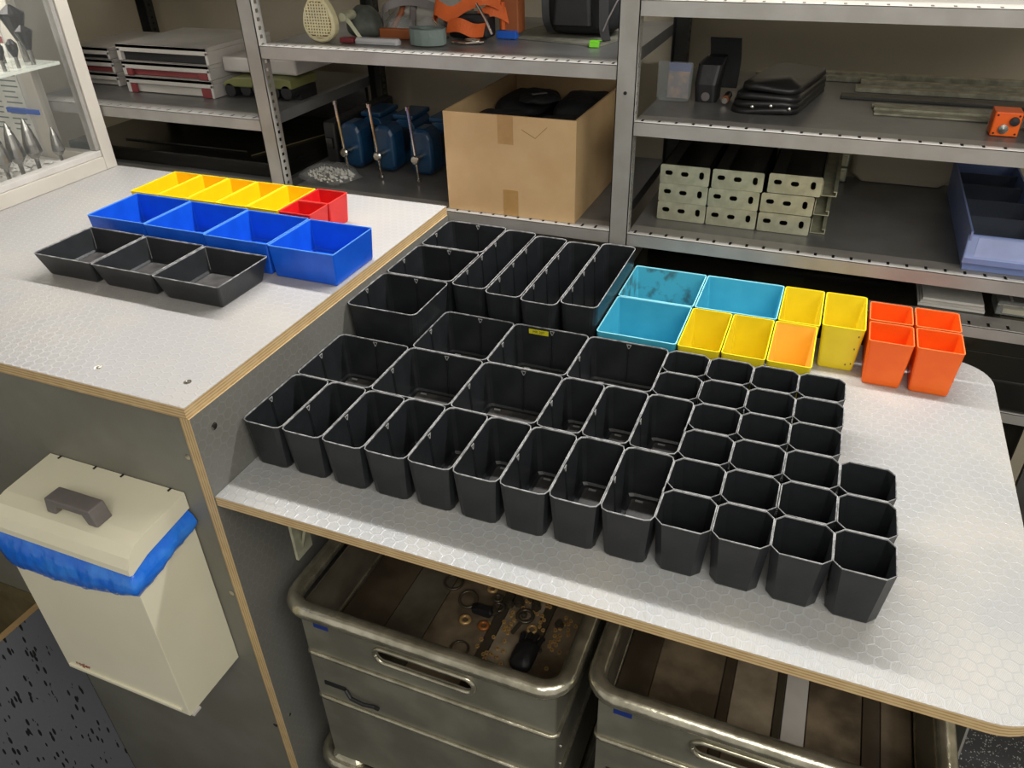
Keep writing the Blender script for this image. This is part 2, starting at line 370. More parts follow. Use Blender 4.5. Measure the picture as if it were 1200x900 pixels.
# ------------------------------------------------------------------ boxes
def tray(name, w, d, h, t, r, wall, body, rim, n=3, floor_t=.003, step=True, slots=(), inner=None, label='', cat='box', group=None, rimh=.0022, foot=.004):
    root = thing(name, label, cat, (0, 0, 0), 0, group)
    mb = MB()
    k = lambda z: -2 * t * (1 - z / h)
    O = lambda z, e=0: rr(0, 0, w + k(z) + e, d + k(z) + e, z, r + e / 2, n)
    rings = [O(0, -foot), O(foot * .5, -foot * .3), O(foot * 1.2, 0), O(h - rimh), O(h - rimh, -.0001), rr(0, 0, w - 2 * wall + k(h - rimh), d - 2 * wall + k(h - rimh), h - rimh, max(r - wall, .001), n)]
    rings += [rr(0, 0, w - 2 * wall + k(floor_t + .004), d - 2 * wall + k(floor_t + .004), floor_t + .004, max(r - wall, .001), n),
              rr(0, 0, w - 2 * wall + k(floor_t) - .006, d - 2 * wall + k(floor_t) - .006, floor_t, max(r - wall, .001), n)]
    mb.loft(rings); mb.build('body', body, root, world=False)
    e = .0012
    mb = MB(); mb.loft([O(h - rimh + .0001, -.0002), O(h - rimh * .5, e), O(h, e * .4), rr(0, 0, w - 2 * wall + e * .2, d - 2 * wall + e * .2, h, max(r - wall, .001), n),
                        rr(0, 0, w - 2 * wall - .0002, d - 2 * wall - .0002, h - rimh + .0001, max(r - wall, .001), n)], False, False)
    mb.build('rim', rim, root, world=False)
    if inner is not None:
        mb = MB(); g = .0006
        mb.loft([rr(0, 0, w - 2 * wall + k(h) - g, d - 2 * wall + k(h) - g, h - rimh - .002, max(r - wall, .001), n),
                 rr(0, 0, w - 2 * wall + k(.008) - g, d - 2 * wall + k(.008) - g, .008, max(r - wall, .001), n)], False, True)
        mb.build('liner', inner, root, world=False)
    if step:
        mb = MB(); s_ = .017 if w > .07 else .012
        mb.loft([rr(0, 0, w - 2 * t - s_ * 1.3, d - 2 * t - s_ * 1.3, floor_t + .0002, .008, n), rr(0, 0, w - 2 * t - s_ * 1.3 - .003, d - 2 * t - s_ * 1.3 - .003, floor_t + .0022, .007, n)])
        mb.build('floor_panel', WORNF if body is BLACKP else body, root, world=False)
        if slots: MB().box(-w / 2 + t + .020, -w / 2 + t + .033, d / 2 - t - .020, d / 2 - t - .0165, floor_t + .0024, floor_t + .0042).build('floor_glint', CLIP, root, world=False)  # specular glint on the floor moulding, put in as a pale chip
    for (sx, sy, nx, ny) in slots:       # a divider guide on a wall: two ribs, a dark groove and a small triangular mark under the rim
        def pt(a, z, o):                 # a along the wall, z height, o out from the wall (inwards)
            ins = wall + t * (1 - z / h) + o
            return (sx + (a if ny else 0) - nx * 0 + (-nx * ins if nx else 0), sy + (a if nx else 0) + (-ny * ins if ny else 0), z)
        mb = MB()
        def slab(a0, a1, z0, z1, o=.0016, a0t=None, a1t=None):
            a0t = a0 if a0t is None else a0t; a1t = a1 if a1t is None else a1t
            P = [pt(a0, z0, .0001), pt(a1, z0, .0001), pt(a1t, z1, .0001), pt(a0t, z1, .0001)]; Q = [pt(a0, z0, o), pt(a1, z0, o), pt(a1t, z1, o), pt(a0t, z1, o)]
            mb.loft([P, Q])
        slab(-.0024, -.0010, .006, h - .014); slab(.0010, .0024, .006, h - .014)
        gd = mb.build('divider_guide', body, root, world=False)
        mb = MB(); slab(-.0009, .0009, .006, h - .014, .0004); mb.build('groove', GROOVE, gd, world=False)
        mb = MB(); slab(-.0010, .0002, h - .014, h - .005, .0012, -.0052, -.0040); slab(-.0002, .0010, h - .014, h - .005, .0012, .0040, .0052); slab(-.0050, .0050, h - .0058, h - .0046, .0012)
        mb.build('triangle_mark', CLIP, gd, world=False)
    return root

ORD = ['first', 'second', 'third', 'fourth', 'fifth', 'sixth', 'seventh', 'eighth', 'ninth', 'tenth']
U = .0832; X0 = -.8885; Y0 = .850; G = .0011
def cell(i, j, nx, ny): return (X0 + U * (i + nx / 2), Y0 + U * (j + ny / 2), WZ + .0003)
WB = .0014
# square small pots with cut corners (n=1 gives the chamfer)
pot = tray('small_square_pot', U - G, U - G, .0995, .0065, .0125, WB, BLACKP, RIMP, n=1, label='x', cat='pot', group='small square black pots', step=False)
first = True
rows = [(0, [9, 10, 11, 12], 'in front row'), (1, [9, 10, 11, 12], 'in second row from the front'), (2, [9, 10, 11, 12], 'in third row from the front'),
        (3, [9, 10, 11], 'in fourth row from the front'), (4, [8, 9, 10, 11], 'in the row before the back'), (5, [8, 9, 10, 11], 'in back row touching yellow boxes')]
pos = {4: ['leftmost', 'second from the left', 'second from the right', 'rightmost'], 3: ['leftmost', 'middle', 'rightmost']}
for j, cs, rn in rows:
    for q, i in enumerate(cs):
        lab = 'small square black pot %s, %s' % (rn, pos[len(cs)][q]); p = cell(i, j, 1, 1)
        p = (p[0] + random.uniform(-.0006, .0006), p[1] + random.uniform(-.0006, .0006), p[2])
        if first: pot.location = p; pot['label'] = lab; first = False
        else: dup(pot, p, random.uniform(-.006, .006), lab)
# 1 x 2 pots with a divider guide half way
W1, D1 = U - G, 2 * U - G
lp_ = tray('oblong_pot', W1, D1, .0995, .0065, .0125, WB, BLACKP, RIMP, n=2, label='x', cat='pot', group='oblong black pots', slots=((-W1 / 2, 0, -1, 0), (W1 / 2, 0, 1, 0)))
names9 = ['leftmost of nine', 'second from the left of nine', 'third from the left of nine', 'fourth from the left of nine', 'middle one of nine', 'fourth from the right of nine', 'third from the right of nine', 'second from the right of nine', 'rightmost of nine']
first = True
for q in range(9):
    p = cell(q, 0, 1, 2); lab = 'oblong black pot in the front row, %s' % names9[q]
    if first: lp_.location = p; lp_['label'] = lab; first = False
    else: dup(lp_, (p[0], p[1] + random.uniform(-.0012, .0012), p[2]), random.uniform(-.004, .004), lab)
for q, i in enumerate((6, 7, 8)):
    p = cell(i, 2, 1, 2); dup(lp_, p, 0, 'oblong black pot in the second row, %s one of its three' % ['left', 'middle', 'right'][q])
# 2 x 2 pots
W2 = 2 * U - G
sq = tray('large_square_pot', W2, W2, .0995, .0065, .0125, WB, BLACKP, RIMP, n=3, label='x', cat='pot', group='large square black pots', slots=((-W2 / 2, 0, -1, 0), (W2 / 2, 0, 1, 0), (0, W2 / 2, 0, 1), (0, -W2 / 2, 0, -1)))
first = True
for q, i in enumerate((0, 2, 4)):
    lab = 'low square black pot behind the oblong front row, %s' % ['leftmost', 'middle one, dusty inside', 'right-hand one'][q]; p = cell(i, 2, 2, 2)
    if first: sq.location = p; sq['label'] = lab; first = False
    else: dup(sq, p, 0, lab)
for q, i in enumerate((2, 4, 6)):
    r_ = dup(sq, cell(i, 4, 2, 2), 0, 'low square black pot, rear row, %s' % ['leftmost, in front of tall pots', 'with a yellow label inside', 'in front of a cyan box'][q])
    if q == 1:
        lb = MB().box(-.052, -.008, W2 / 2 - .0040, W2 / 2 - .0030, .082, .093).build('yellow_label', YLAB, r_, world=False); lb['label'] = 'small printed yellow label'
        tx = text('label_text', 'MR 207', .0085, YLAB_D, lb, (-.030, W2 / 2 - .0041, .0875), (math.pi / 2, 0, 0))
# tall pots in the rear left corner
TW = .1645; TH = .1545
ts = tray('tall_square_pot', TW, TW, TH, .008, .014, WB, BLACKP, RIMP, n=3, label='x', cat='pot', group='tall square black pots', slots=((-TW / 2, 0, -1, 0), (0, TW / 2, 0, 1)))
for q, y in enumerate((1.2965, 1.4640, 1.6320)):
    lab = 'tall square black pot against the counter side, %s of three' % ['nearest', 'middle', 'farthest'][q]; p = (-.8070 + .001 * q, y, WZ + .0003)
    if q == 0: ts.location = p; ts['label'] = lab
    else: dup(ts, p, 0, lab)
LWd, LL = .0815, .332
sl = tuple((-LWd / 2, a, -1, 0) for a in (-.083, 0, .083)) + tuple((LWd / 2, a, 1, 0) for a in (-.083, 0, .083))
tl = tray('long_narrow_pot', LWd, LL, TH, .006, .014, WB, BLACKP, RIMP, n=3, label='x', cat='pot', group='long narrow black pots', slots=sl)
for q, (x, y) in enumerate(((-.6790, 1.5385), (-.5935, 1.5255), (-.5085, 1.5170), (-.4245, 1.5335))):
    lab = 'tall long narrow black pot, %s of four side by side' % ['leftmost, touching the square ones', 'second from the left, scuffed inside', 'third from the left', 'rightmost, touching the cyan boxes'][q]
    if q == 0: tl.location = (x, y, WZ + .0003); tl['label'] = lab
    else: dup(tl, (x, y, WZ + .0003), 0, lab)

# coloured boxes on the worktop
CH = .105
def cbox(kind, x0, x1, y0, y1, z, h, t, r, body, rim, label, cat, group, inner=None, rz=0, step=False):
    o = tray(kind, x1 - x0 - .001, y1 - y0 - .001, h, t, r, .0020, body, rim, n=3, label=label, cat=cat, group=group, step=step, inner=inner)
    o.location = ((x0 + x1) / 2, (y0 + y1) / 2, z + .0003); o.rotation_euler = (0, 0, rz); return o
g = 'cyan boxes on the worktop'
cbox('square_box', -.3830, -.2125, 1.536, 1.706, WZ, CH, .008, .006, CYAP_D, CYARIM, 'cyan square box with dark scuffs inside, rear left of the cyan three', 'box', g)
cbox('square_box', -.2105, -.0370, 1.536, 1.706, WZ, CH, .008, .006, CYAP, CYARIM, 'cyan square box at the rear, beside the yellow boxes', 'box', g)
cbox('square_box', -.3820, -.2140, 1.362, 1.534, WZ, CH, .008, .006, CYAP, CYARIM, 'cyan square box in front of the scuffed cyan one', 'box', g)
g = 'yellow boxes on the worktop'
cbox('oblong_box', -.2120, -.1270, 1.360, 1.532, WZ, CH, .007, .006, YELP, YELRIM, 'yellow box directly right of the front cyan box, leftmost yellow on the worktop', 'box', g)
cbox('oblong_box', -.1250, -.0400, 1.360, 1.532, WZ, CH, .007, .006, YELP, YELRIM, 'yellow box in front, second from the left among the worktop yellows', 'box', g)
cbox('oblong_box', -.0380, .0460, 1.360, 1.532, WZ, CH, .007, .006, YELP, YELRIM, 'yellow-rimmed box with an amber inside', 'box', g, inner=AMBP)
cbox('oblong_box', -.0350, .0500, 1.536, 1.706, WZ, CH, .007, .006, YELP, YELRIM, 'yellow box at the rear, right of the cyan box and behind the amber one', 'box', g)
hb = cbox('oblong_box', .0530, .1385, 1.545, 1.706, WZ, CH, .007, .006, YELP, YELRIM, 'yellow box beside the orange boxes, front wall open to view with specks', 'box', g)
for px, pz in ((.031, .086), (.028, .055), (.028, .018), (.018, .014)):
    ys = -.080 + .007 * (1 - pz / .105)
    MB().box(px, px + .0025, ys - .0004, ys + .001, pz, pz + .004).build('dirt_speck', OILY, hb, world=False)
g = 'orange boxes on the worktop'
for (x0, x1, y0, y1, l) in ((.1440, .2290, 1.509, 1.595, 'orange square box, front left of the orange four'), (.2330, .3190, 1.509, 1.596, 'orange square box, front right of the orange four'),
                            (.1440, .2290, 1.602, 1.690, 'orange square box, rear left of the orange four'), (.2330, .3190, 1.602, 1.690, 'orange square box, rear right of the orange four')):
    cbox('small_box', x0, x1, y0, y1, WZ, CH, .006, .006, ORAP, ORARIM, l, 'box', g)

# shallow trays on the counter
g = 'shallow black trays on the counter'
for q, (x0, x1, y0) in enumerate(((-1.559, -1.393, 1.045), (-1.391, -1.225, 1.043), (-1.223, -1.055, 1.040))):
    cbox('shallow_tray', x0, x1, y0, y0 + .160, TOPZ, .054, .014, .005, BLACKP, RIMP, 'shallow black tray on the counter, %s of three' % ['left', 'middle', 'right'][q], 'tray', g, step=True)
g = 'blue trays on the counter'
for q, (x0, x1, y0) in enumerate(((-1.583, -1.411, 1.222), (-1.409, -1.238, 1.219), (-1.236, -1.066, 1.214), (-1.063, -.899, 1.211))):
    cbox('square_tray', x0, x1, y0, y0 + .158, TOPZ, .073, .0045, .004, BLUEP, BLUERIM, 'blue square tray on the counter, %s' % ['leftmost of four', 'second from the left of four', 'third from the left of four', 'rightmost of four, with pale scratches'][q], 'tray', g, step=True)
g = 'yellow trays on the counter'
nm = ['leftmost of five', 'second from the left of five', 'middle of five', 'fourth from the left of five', 'rightmost of five, beside the red boxes']
for q in range(5):
    x0 = -1.612 + .0895 * q; cbox('oblong_tray', x0, x0 + .0875, 1.386 + .0003 * q, 1.548, TOPZ, .073, .004, .004, YEL2, YELRIM, 'bright yellow oblong tray on the counter, %s' % nm[q], 'tray', g)
g = 'red boxes on the counter'
cbox('small_box', -1.163, -1.076, 1.386, 1.464, TOPZ, .073, .005, .004, REDP, REDRIM, 'small red box on the counter, the nearer of two', 'box', g)
cbox('small_box', -1.163, -1.076, 1.466, 1.550, TOPZ, .073, .005, .004, REDP, REDRIM, 'small red box on the counter, the farther of two', 'box', g)

# ------------------------------------------------------------------ steel shelving
YS, YB = 1.72, 2.32
rack = thing('metal_shelving', 'tall grey steel shelving with slotted shelves along the back wall', 'shelving', (-.6, 2.0, 0))
def post(x, y, face, z1=2.2, w=.044, z0=-.40, side=1):
    """front flange, a right flange with square holes, plain left flange"""
    mb = MB(); d = .034 * face
    mb.box(x, x + w, y, y + .002 * face, z0, z1); mb.box(x, x + .002, y, y + d, z0, z1)
    xs = x + w - .002; hy0, hy1 = y + d * .38, y + d * .68
    mb.box(xs, xs + .002, min(y, hy0), max(y, hy0), z0, z1); mb.box(xs, xs + .002, min(hy1, y + d), max(hy1, y + d), z0, z1)
    z = z0; zz = 1.0
    mb.box(xs, xs + .002, min(hy0, hy1), max(hy0, hy1), z0, zz)
    while zz < z1: mb.box(xs, xs + .002, min(hy0, hy1), max(hy0, hy1), zz, zz + .011); zz += .020
    return mb.build('post', STEEL_P if face > 0 else DSTEEL, rack)
PX = [-2.36, -1.442, -.4585, .56]
for x in PX: post(x, YS - .002, 1); post(x, YB + .002, -1)
for z in (1.03, 1.42): MB().lathe([(.004, 0), (.004, -.001), (.0003, -.001)], (-.437, YS - .0021, z), 1, 10).build('bolt', GROOVE, rack)
def shelf(x0, x1, z, h=.030, deck=STEEL_D, slots=True, pitch=.0375, zside=True):
    mb = MB(); t = .0012
    mb.box(x0, x1, YS, YS + t, z - h, z)                         # front lip
    ya, yb, yc = YS + .010, YS + .029, YS + .060
    mb.box(x0, x1, YS, ya, z - t, z)
    mb.box(x0, x1, yb, yc, z - t, z)
    x = x0; nx = x0 + .012
    while nx < x1 - .01:
        mb.box(x, nx, ya, yb, z - t, z); x = nx + .006; nx = x + pitch - .006
    mb.box(x, x1, ya, yb, z - t, z)
    s = mb.build('shelf', STEEL, rack)
    m2 = MB(); m2.box(x0, x1, yc, YB - .002, z - t, z - .0003); m2.build('deck', deck, s)
    m3 = MB(); m3.box(x0, x0 + t, YS + .035, YB - .03, z - h, z - t - .0001); m3.box(x1 - t, x1, YS + .035, YB - .03, z - h, z - t - .0001)
    m3.box(x0 + .002, x1 - .002, YB - .004, YB - .0025, z - h, z - t - .0001); m3.build('side_lip', STEEL_D, s)
    m4 = MB(); m4.box(x0 + .002, x1 - .002, YS + .002, YS + .04, z - .0040, z - .0032); m4.build('slot_shade_strip', GROOVE, s)  # near-black strip stands in for the shade seen through the slots
    return s
LB, MB_, RB = (-2.314, -1.4425), (-1.3975, -.459), (-.414, .5595)
shelf(*LB, 1.288); shelf(*LB, 1.097); shelf(*LB, 1.72)
shelf(*MB_, 1.80); shelf(*MB_, 1.476, pitch=.026); shelf(*MB_, 1.097, pitch=.034)
shelf(*RB, 1.604); shelf(*RB, 1.360); shelf(*RB, 1.097)
for z in (.985, .785, .35): shelf(*RB, z, deck=BLACKL, h=.026)
shelf(*MB_, .60); shelf(*LB, .60)

# ------------------------------------------------------------------ things on the shelves
def tl_thing(name, label, cat, loc, group=None): return thing(name, label, cat, loc, 0, group)
# white cassettes
S1 = 1.2885
def cassette(x, y, z, wd, dp, h, rx, label, band, red):
    o = tl_thing('flat_case', label, 'case', (x, y, z), 'white slotted cases on the upper left shelf')
    mb = MB(); mb.box(-wd / 2, wd / 2, 0, dp, h - .012, h); mb.box(-wd / 2, -wd / 2 + .014, 0, dp, 0, h - .012); mb.box(wd / 2 - .010, wd / 2, 0, dp, 0, h - .012)
    mb.box(-wd / 2, wd / 2, 0, .006, h - .022, h); mb.build('shell', WHITE, o, bevel=.002, world=False)
    mb = MB(); mb.box(-wd / 2 + .016, wd / 2 - .013, .012, dp - .01, .002, h - .02); mb.build('dark_inside', band, o, world=False)
    if red:
        MB().box(-wd / 2 + .014, -wd / 2 + .035, .001, .008, .001, h - .023).build('corner_tab', REDDARK, o, world=False)
        mb = MB(); mb.box(wd / 2 - .045, wd / 2 - .012, .001, .008, .001, h - .023)
        mb.build('corner_tab', REDDARK, o, world=False)
    return o
c1 = cassette(-1.893, 1.880, S1, .335, .30, .050, 0, 'white slotted flat case, lowest of the pile on the upper left shelf', WHITE, True)
c2 = cassette(-1.893, 1.880, S1 + .0505, .335, .30, .042, 0, 'white slotted flat case with red band, middle of the pile on the left shelf', REDDARK, True)
c3 = cassette(-1.893, 1.880, S1 + .093, .345, .30, .048, 0, 'white slotted flat case on top of the pile on the upper left shelf', BLACKR, False)
for q, (zz, h) in enumerate(((0, .04), (.0405, .04), (.081, .035))):
    cassette(-2.245, 1.93, S1 + zz, .20 - .01 * q, .28, h, 0, 'narrow white case seen past the cabinet, %s of three stacked' % ['lowest', 'middle', 'topmost'][q], (WHITE, REDDARK, BLACKR)[q], False)
tl2 = tl_thing('tool_case', 'olive-green power tool with black parts, beside the slotted cases', 'tool', (-1.58, 1.9, S1))
mb = MB(); mb.prism([(-1.70, 1.335), (-1.66, 1.350), (-1.50, 1.356), (-1.46, 1.350), (-1.46, 1.325), (-1.70, 1.322)], 1, 1.90, 2.03); mb.build('housing', OLIVE, tl2, bevel=.004)
mb = MB()
for k in range(5): mb.lathe([(.019, 0), (.021, .02), (.021, .08), (.015, .085)], (-1.68 + k * .050, 1.90 + .008 * (k % 2), S1 + .024 + .004 * (k % 3)), 1, 12)
mb.box(-1.70, -1.46, 1.94, 2.02, S1, S1 + .034); mb.build('black_parts', BLACKR, tl2)
pf = tl_thing('pale_flat_case', 'pale flat case lying on the olive tool beside the slotted cases', 'case', (-1.7, 2.1, S1))
mb = MB(); mb.box(-1.715, -1.455, 1.93, 2.26, 1.3575, 1.40); mb.build('shell', WHITE, pf, bevel=.006)
bp_ = tl_thing('added_black_panel', 'upright black panel added behind the black board to darken the space under the left shelf', 'panel', (-1.9, 2.3, 1.098)); MB().box(-2.30, -1.46, 2.285, 2.300, 1.098, 1.250).build('sheet', BLACKL, bp_)  # added sheet, hides the wall so the space under the shelf stays black
bl = tl_thing('black_board', 'long black glossy board lying under the left shelf behind the counter', 'board', (-1.9, 1.95, 1.098))
mb = MB(); mb.box(-2.30, -1.46, 1.80, 2.28, 1.0975, 1.14); mb.build('slab', BLACKL, bl, bevel=.003)
MB().tube([(-2.12, 1.87, 1.1425), (-1.64, 1.87, 1.1425)], .0022, 6).build('edge_wire', DSTEEL, bl)
MB().tube([(-1.60, 1.84, 1.1425), (-1.50, 2.15, 1.1425)], .0016, 6).build('edge_wire', PLYFACE, bl)
bc = tl_thing('black_tool_case', 'black hard case standing behind the post, left of the blue vices', 'case', (-1.33, 2.05, 1.098))
mb = MB(); mb.box(-1.394, -1.354, 1.93, 2.28, 1.0975, 1.235); mb.build('shell', BLACKR, bc, bevel=.006)
MB().box(-1.384, -1.364, 1.922, 1.9295, 1.16, 1.19).build('latch', BLACKL, bc)
# bag of bits
S2 = 1.0975
bg = tl_thing('bag_of_clear_bits', 'clear plastic bag of shiny bits lying on the middle shelf, beyond the red boxes', 'bag', (-1.330, 1.845, S2))
mb = MB(); n = 14; rings = []
for iz, (zz, sc) in enumerate(((.001, .86), (.008, 1.04), (.024, .94), (.038, .66), (.046, .25))):
    ring = []
    for k in range(24):
        a = 2 * math.pi * k / 24; e = 1 + .10 * math.sin(5 * a + iz) + .06 * math.sin(9 * a)
        c_ = abs(math.cos(a)) ** .7 * (1 if math.cos(a) > 0 else -1); s_ = abs(math.sin(a)) ** .7 * (1 if math.sin(a) > 0 else -1)
        ring.append((.082 * sc * e * c_, .056 * sc * e * s_, zz + .003 * math.sin(7 * a + iz * 2)))
    rings.append(ring)
mb.loft(rings); mb.build('film', CLEARP, bg, smooth=True, world=False)
mb = MB()
for k in range(150):
    a = random.uniform(0, 6.28); r = .066 * math.sqrt(random.random()); x, y, z = r * 1.1 * math.cos(a), r * .7 * math.sin(a), random.uniform(.004, .034 * (1 - r / .12)) + .001; s_ = random.uniform(.004, .009)
    mb.add([(x + s_, y, z), (x - s_, y + s_ * .4, z + s_ * .5), (x, y + s_, z - s_ * .2), (x, y - s_ * .5, z + s_), (x + .2 * s_, y - s_, z)], [(0, 1, 3), (0, 3, 4), (1, 4, 3), (0, 2, 1), (0, 4, 2), (1, 2, 4)])
o = mb.build('bits', mat('glassy_bits', (232, 232, 224), .12, .2), bg, world=False); o['kind'] = 'stuff'
# vices
def vice(x, lab, first=None):
    o = tl_thing('bench_vice', lab, 'vice', (x, 1.925, S2), 'blue bench vices on the middle shelf')
    prof = [(-.024, .0), (-.034, .012), (-.036, .05), (-.036, .085), (-.033, .108), (-.025, .122), (-.012, .129), (.012, .129), (.025, .122), (.033, .108), (.036, .085), (.036, .05), (.034, .012), (.024, 0)]
    mb = MB(); mb.loft([[(p[0] * .86, 0, .020 + p[1] * .86) for p in prof], [(p[0], .008, .012 + p[1]) for p in prof], [(p[0], .060, .012 + p[1]) for p in prof], [(p[0] * .9, .068, .016 + p[1] * .95) for p in prof]])
    mb.build('front_jaw', VBLUE, o, bevel=.003, world=False)
    mb = MB(); mb.box(-.022, .022, .066, .20, .045, .105); mb.build('slide', VDARK, o, bevel=.003, world=False)
    mb = MB(); mb.loft([[(p[0] * 1.05, .13, p[1]) for p in prof], [(p[0] * 1.05, .24, p[1]) for p in prof]]); mb.box(-.034, .034, .125, .24, .128, .142)
    mb.build('rear_jaw', VBLUE, o, bevel=.004, world=False)
    mb = MB(); mb.lathe([(.046, 0), (.046, .012), (.038, .020), (.001, .020)], (0, .19, 0), 2, 24); mb.build('base', VDARK, o, world=False)
    mb = MB(); mb.lathe([(.0005, 0), (.010, 0), (.013, .003), (.013, .016), (.0095, .020), (.0095, .044), (.0005, .044)], (0, -.042, .066), 1, 18); mb.build('spindle', CHROME, o, smooth=False, world=False)
    mb = MB(); mb.tube([(-.010, -.034, .205), (.001, -.034, .066), (.006, -.034, .010)], .0042, 10); mb.build('handle_bar', CHROME, o, world=False)
    mb = MB(); mb.lathe([(.0005, -.006), (.0065, -.005), (.0065, .005), (.0005, .006)], (-.0102, -.034, .205), 2, 12); mb.lathe([(.0005, -.005), (.0062, -.004), (.0062, .004), (.0005, .005)], (.006, -.034, .0085), 2, 12)
    mb.build('bar_knob', CHROME, o, world=False)
    return o
vice(-1.303, 'blue bench vice with chrome handle, left of three, behind the bag of bits'); vice(-1.193, 'blue bench vice with chrome handle, middle of three'); vice(-1.072, 'blue bench vice with chrome handle, right of three, next to the cardboard box')
# cardboard box
cb = tl_thing('cardboard_box', 'open brown cardboard box full of black cloth bundles on the middle shelf', 'box', (-.725, 1.96, S2))
x0, x1, y0, y1, z1 = -.897, -.553, 1.738, 2.22, S2 + .249; t = .005
mb = MB(); mb.box(x0, x1, y0, y1, S2 + .0003, S2 + .006); mb.box(x0, x1, y0, y0 + t, S2 + .006, z1); mb.box(x0, x1, y1 - t, y1, S2 + .006, z1)
mb.box(x0, x0 + t, y0 + t, y1 - t, S2 + .006, z1); mb.box(x1 - t, x1, y0 + t, y1 - t, S2 + .006, z1); mb.build('carton', CARD, cb)
o = MB().box(-.752, -.712, y0 - .0007, y0 - .0001, z1 - .068, z1 + .0005).build('tape', CARD_T, cb); o = MB().box(-.742, -.702, y0 - .0007, y0 - .0001, S2 + .001, S2 + .068).build('tape', CARD_T, cb)
mb = MB(); mb.tube([(-.69, y0 - .0004, z1 - .03), (-.655, y0 - .0004, z1 - .048), (-.625, y0 - .0004, z1 - .020)], .0005, 5); mb.build('crease', CARD_IN, cb)
for q, (bx, by, bz, bw, bd, bh, ra) in enumerate(((-.810, 1.860, .172, .145, .20, .048, .06), (-.645, 1.855, .172, .150, .19, .044, -.05), (-.808, 2.090, .172, .145, .21, .052, -.05), (-.642, 2.085, .172, .150, .20, .056, .04), (-.73, 1.97, .2285, .11, .10, .020, .7))):
    o = tl_thing('cloth_bundle', 'black cloth bundle inside the cardboard box, %s' % ['front left', 'front right', 'rear left', 'rear right', 'top of the heap'][q], 'cloth', (bx, by, S2 + bz - .0), 'black cloth bundles in the cardboard box'); o.rotation_euler = (0, 0, ra)
    mb = MB(); mb.loft([rr(0, 0, bw * .9, bd * .9, 0, .03, 4), rr(0, 0, bw, bd, bh * .4, .04, 4), rr(.004, 0, bw * .85, bd * .85, bh * .85, .035, 4), rr(.01, -.005, bw * .45, bd * .5, bh, .02, 4)])
    c_ = mb.build('folded_cloth', BLACKC, o, jitter=.005, sub=2, smooth=True, world=False)
    if q == 4: MB().box(-.02, .02, -.004, .004, bh - .001, bh + .002).build('white_tag', GREYPL, o, world=False)
pd = tl_thing('packing', 'dark packing filling the lower part of the cardboard box', 'packing', (-.725, 1.96, S2 + .0065))
MB().box(x0 + .006, x1 - .006, y0 + .006, y1 - .006, S2 + .0065, S2 + .17).build('filling', BLACKC, pd)

# respirator and oddments on the upper middle shelf
S3 = 1.4763
rf = tl_thing('respirator_filter', 'cream respirator filter cartridge with a grid face, standing on the upper shelf', 'filter', (-1.262, 1.795, S3))
def egg(sc, z, y): return [((.046 - .012 * math.sin(a)) * math.cos(a) * sc, y, .056 + .056 * math.sin(a) * sc + z) for a in [2 * math.pi * k / 28 for k in range(28)]]
mb = MB(); mb.loft([egg(.94, 0, 0), egg(1, 0, .004), egg(1, 0, .022), egg(.9, 0, .028)]); mb.build('cartridge', CREAMP, rf, world=False)
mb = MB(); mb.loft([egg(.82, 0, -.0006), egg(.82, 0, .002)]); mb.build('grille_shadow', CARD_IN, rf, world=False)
mb = MB()
for k in range(9):
    x = -.032 + .008 * k; hh = .040 * math.sqrt(max(0, 1 - (x / .042) ** 2)); mb.box(x - .0018, x + .0018, -.003, -.0004, .056 - hh, .056 + hh)
for k in range(13):
    z = .014 + .007 * k; q = (z - .056) / .056; hw = (.046 - .012 * q) * math.sqrt(max(0, 1 - q * q)) * .8; mb.box(-hw, hw, -.0028, -.0004, z - .0015, z + .0015)
mb.build('grille', CREAMP, rf, world=False)
rm = tl_thing('respirator_mask', 'grey rubber respirator mask with straps behind the cream filter', 'mask', (-1.19, 1.90, S3))
mb = MB(); mb.loft([[(.055 * s * math.cos(a), .045 * s * math.sin(a), z) for a in [2 * math.pi * k / 20 for k in range(20)]] for s, z in ((.8, .0005), (1.0, .02), (.9, .045), (.6, .066), (.3, .076))]); mb.build('face_piece', mat('grey_rubber', (84, 88, 80), .6, col2=(60, 64, 58), scale=30), rm, jitter=.004, sub=2, smooth=True, world=False)
mb = MB(); mb.lathe([(.001, -.018), (.010, -.018), (.012, 0), (.012, .030), (.001, .030)], (-.014, -.062, .058), 1, 18); mb.build('valve', GALV, rm, world=False)
mb = MB(); mb.ribbon([(-.02, -.07, .058), (.0, -.075, .048), (.02, -.08, .028), (.038, -.08, .004)], (.004, .002, .010), .001); mb.build('strap', GALV, rm, world=False)
mb = MB(); mb.tube([(-.10, -.02, .0025), (-.13, -.03, .03), (-.125, -.03, .07), (-.09, -.02, .09), (-.05, 0, .09)], .0022, 6); mb.build('hose_band', GREYPL, rm, world=False)
fb = tl_thing('clear_film_heap', 'crumpled clear plastic film heaped behind the goggles', 'film', (-1.09, 2.09, S3)); mb = MB()
mb.loft([[(.13 * q * math.cos(a) * (1 + .12 * math.sin(5 * a + z * 90)), .07 * q * math.sin(a) * (1 + .15 * math.sin(4 * a + z * 60)), z + .006 * math.sin(6 * a + z * 50)) for a in [2 * math.pi * k / 28 for k in range(28)]] for q, z in ((.8, .007), (1, .02), (.95, .05), (.8, .08), (.5, .105), (.15, .115))])
mb.build('film', mat('cloudy_film', (190, 188, 180), .25, alpha=.55, bump=.6, bscale=20), fb, jitter=.003, smooth=True, world=False)
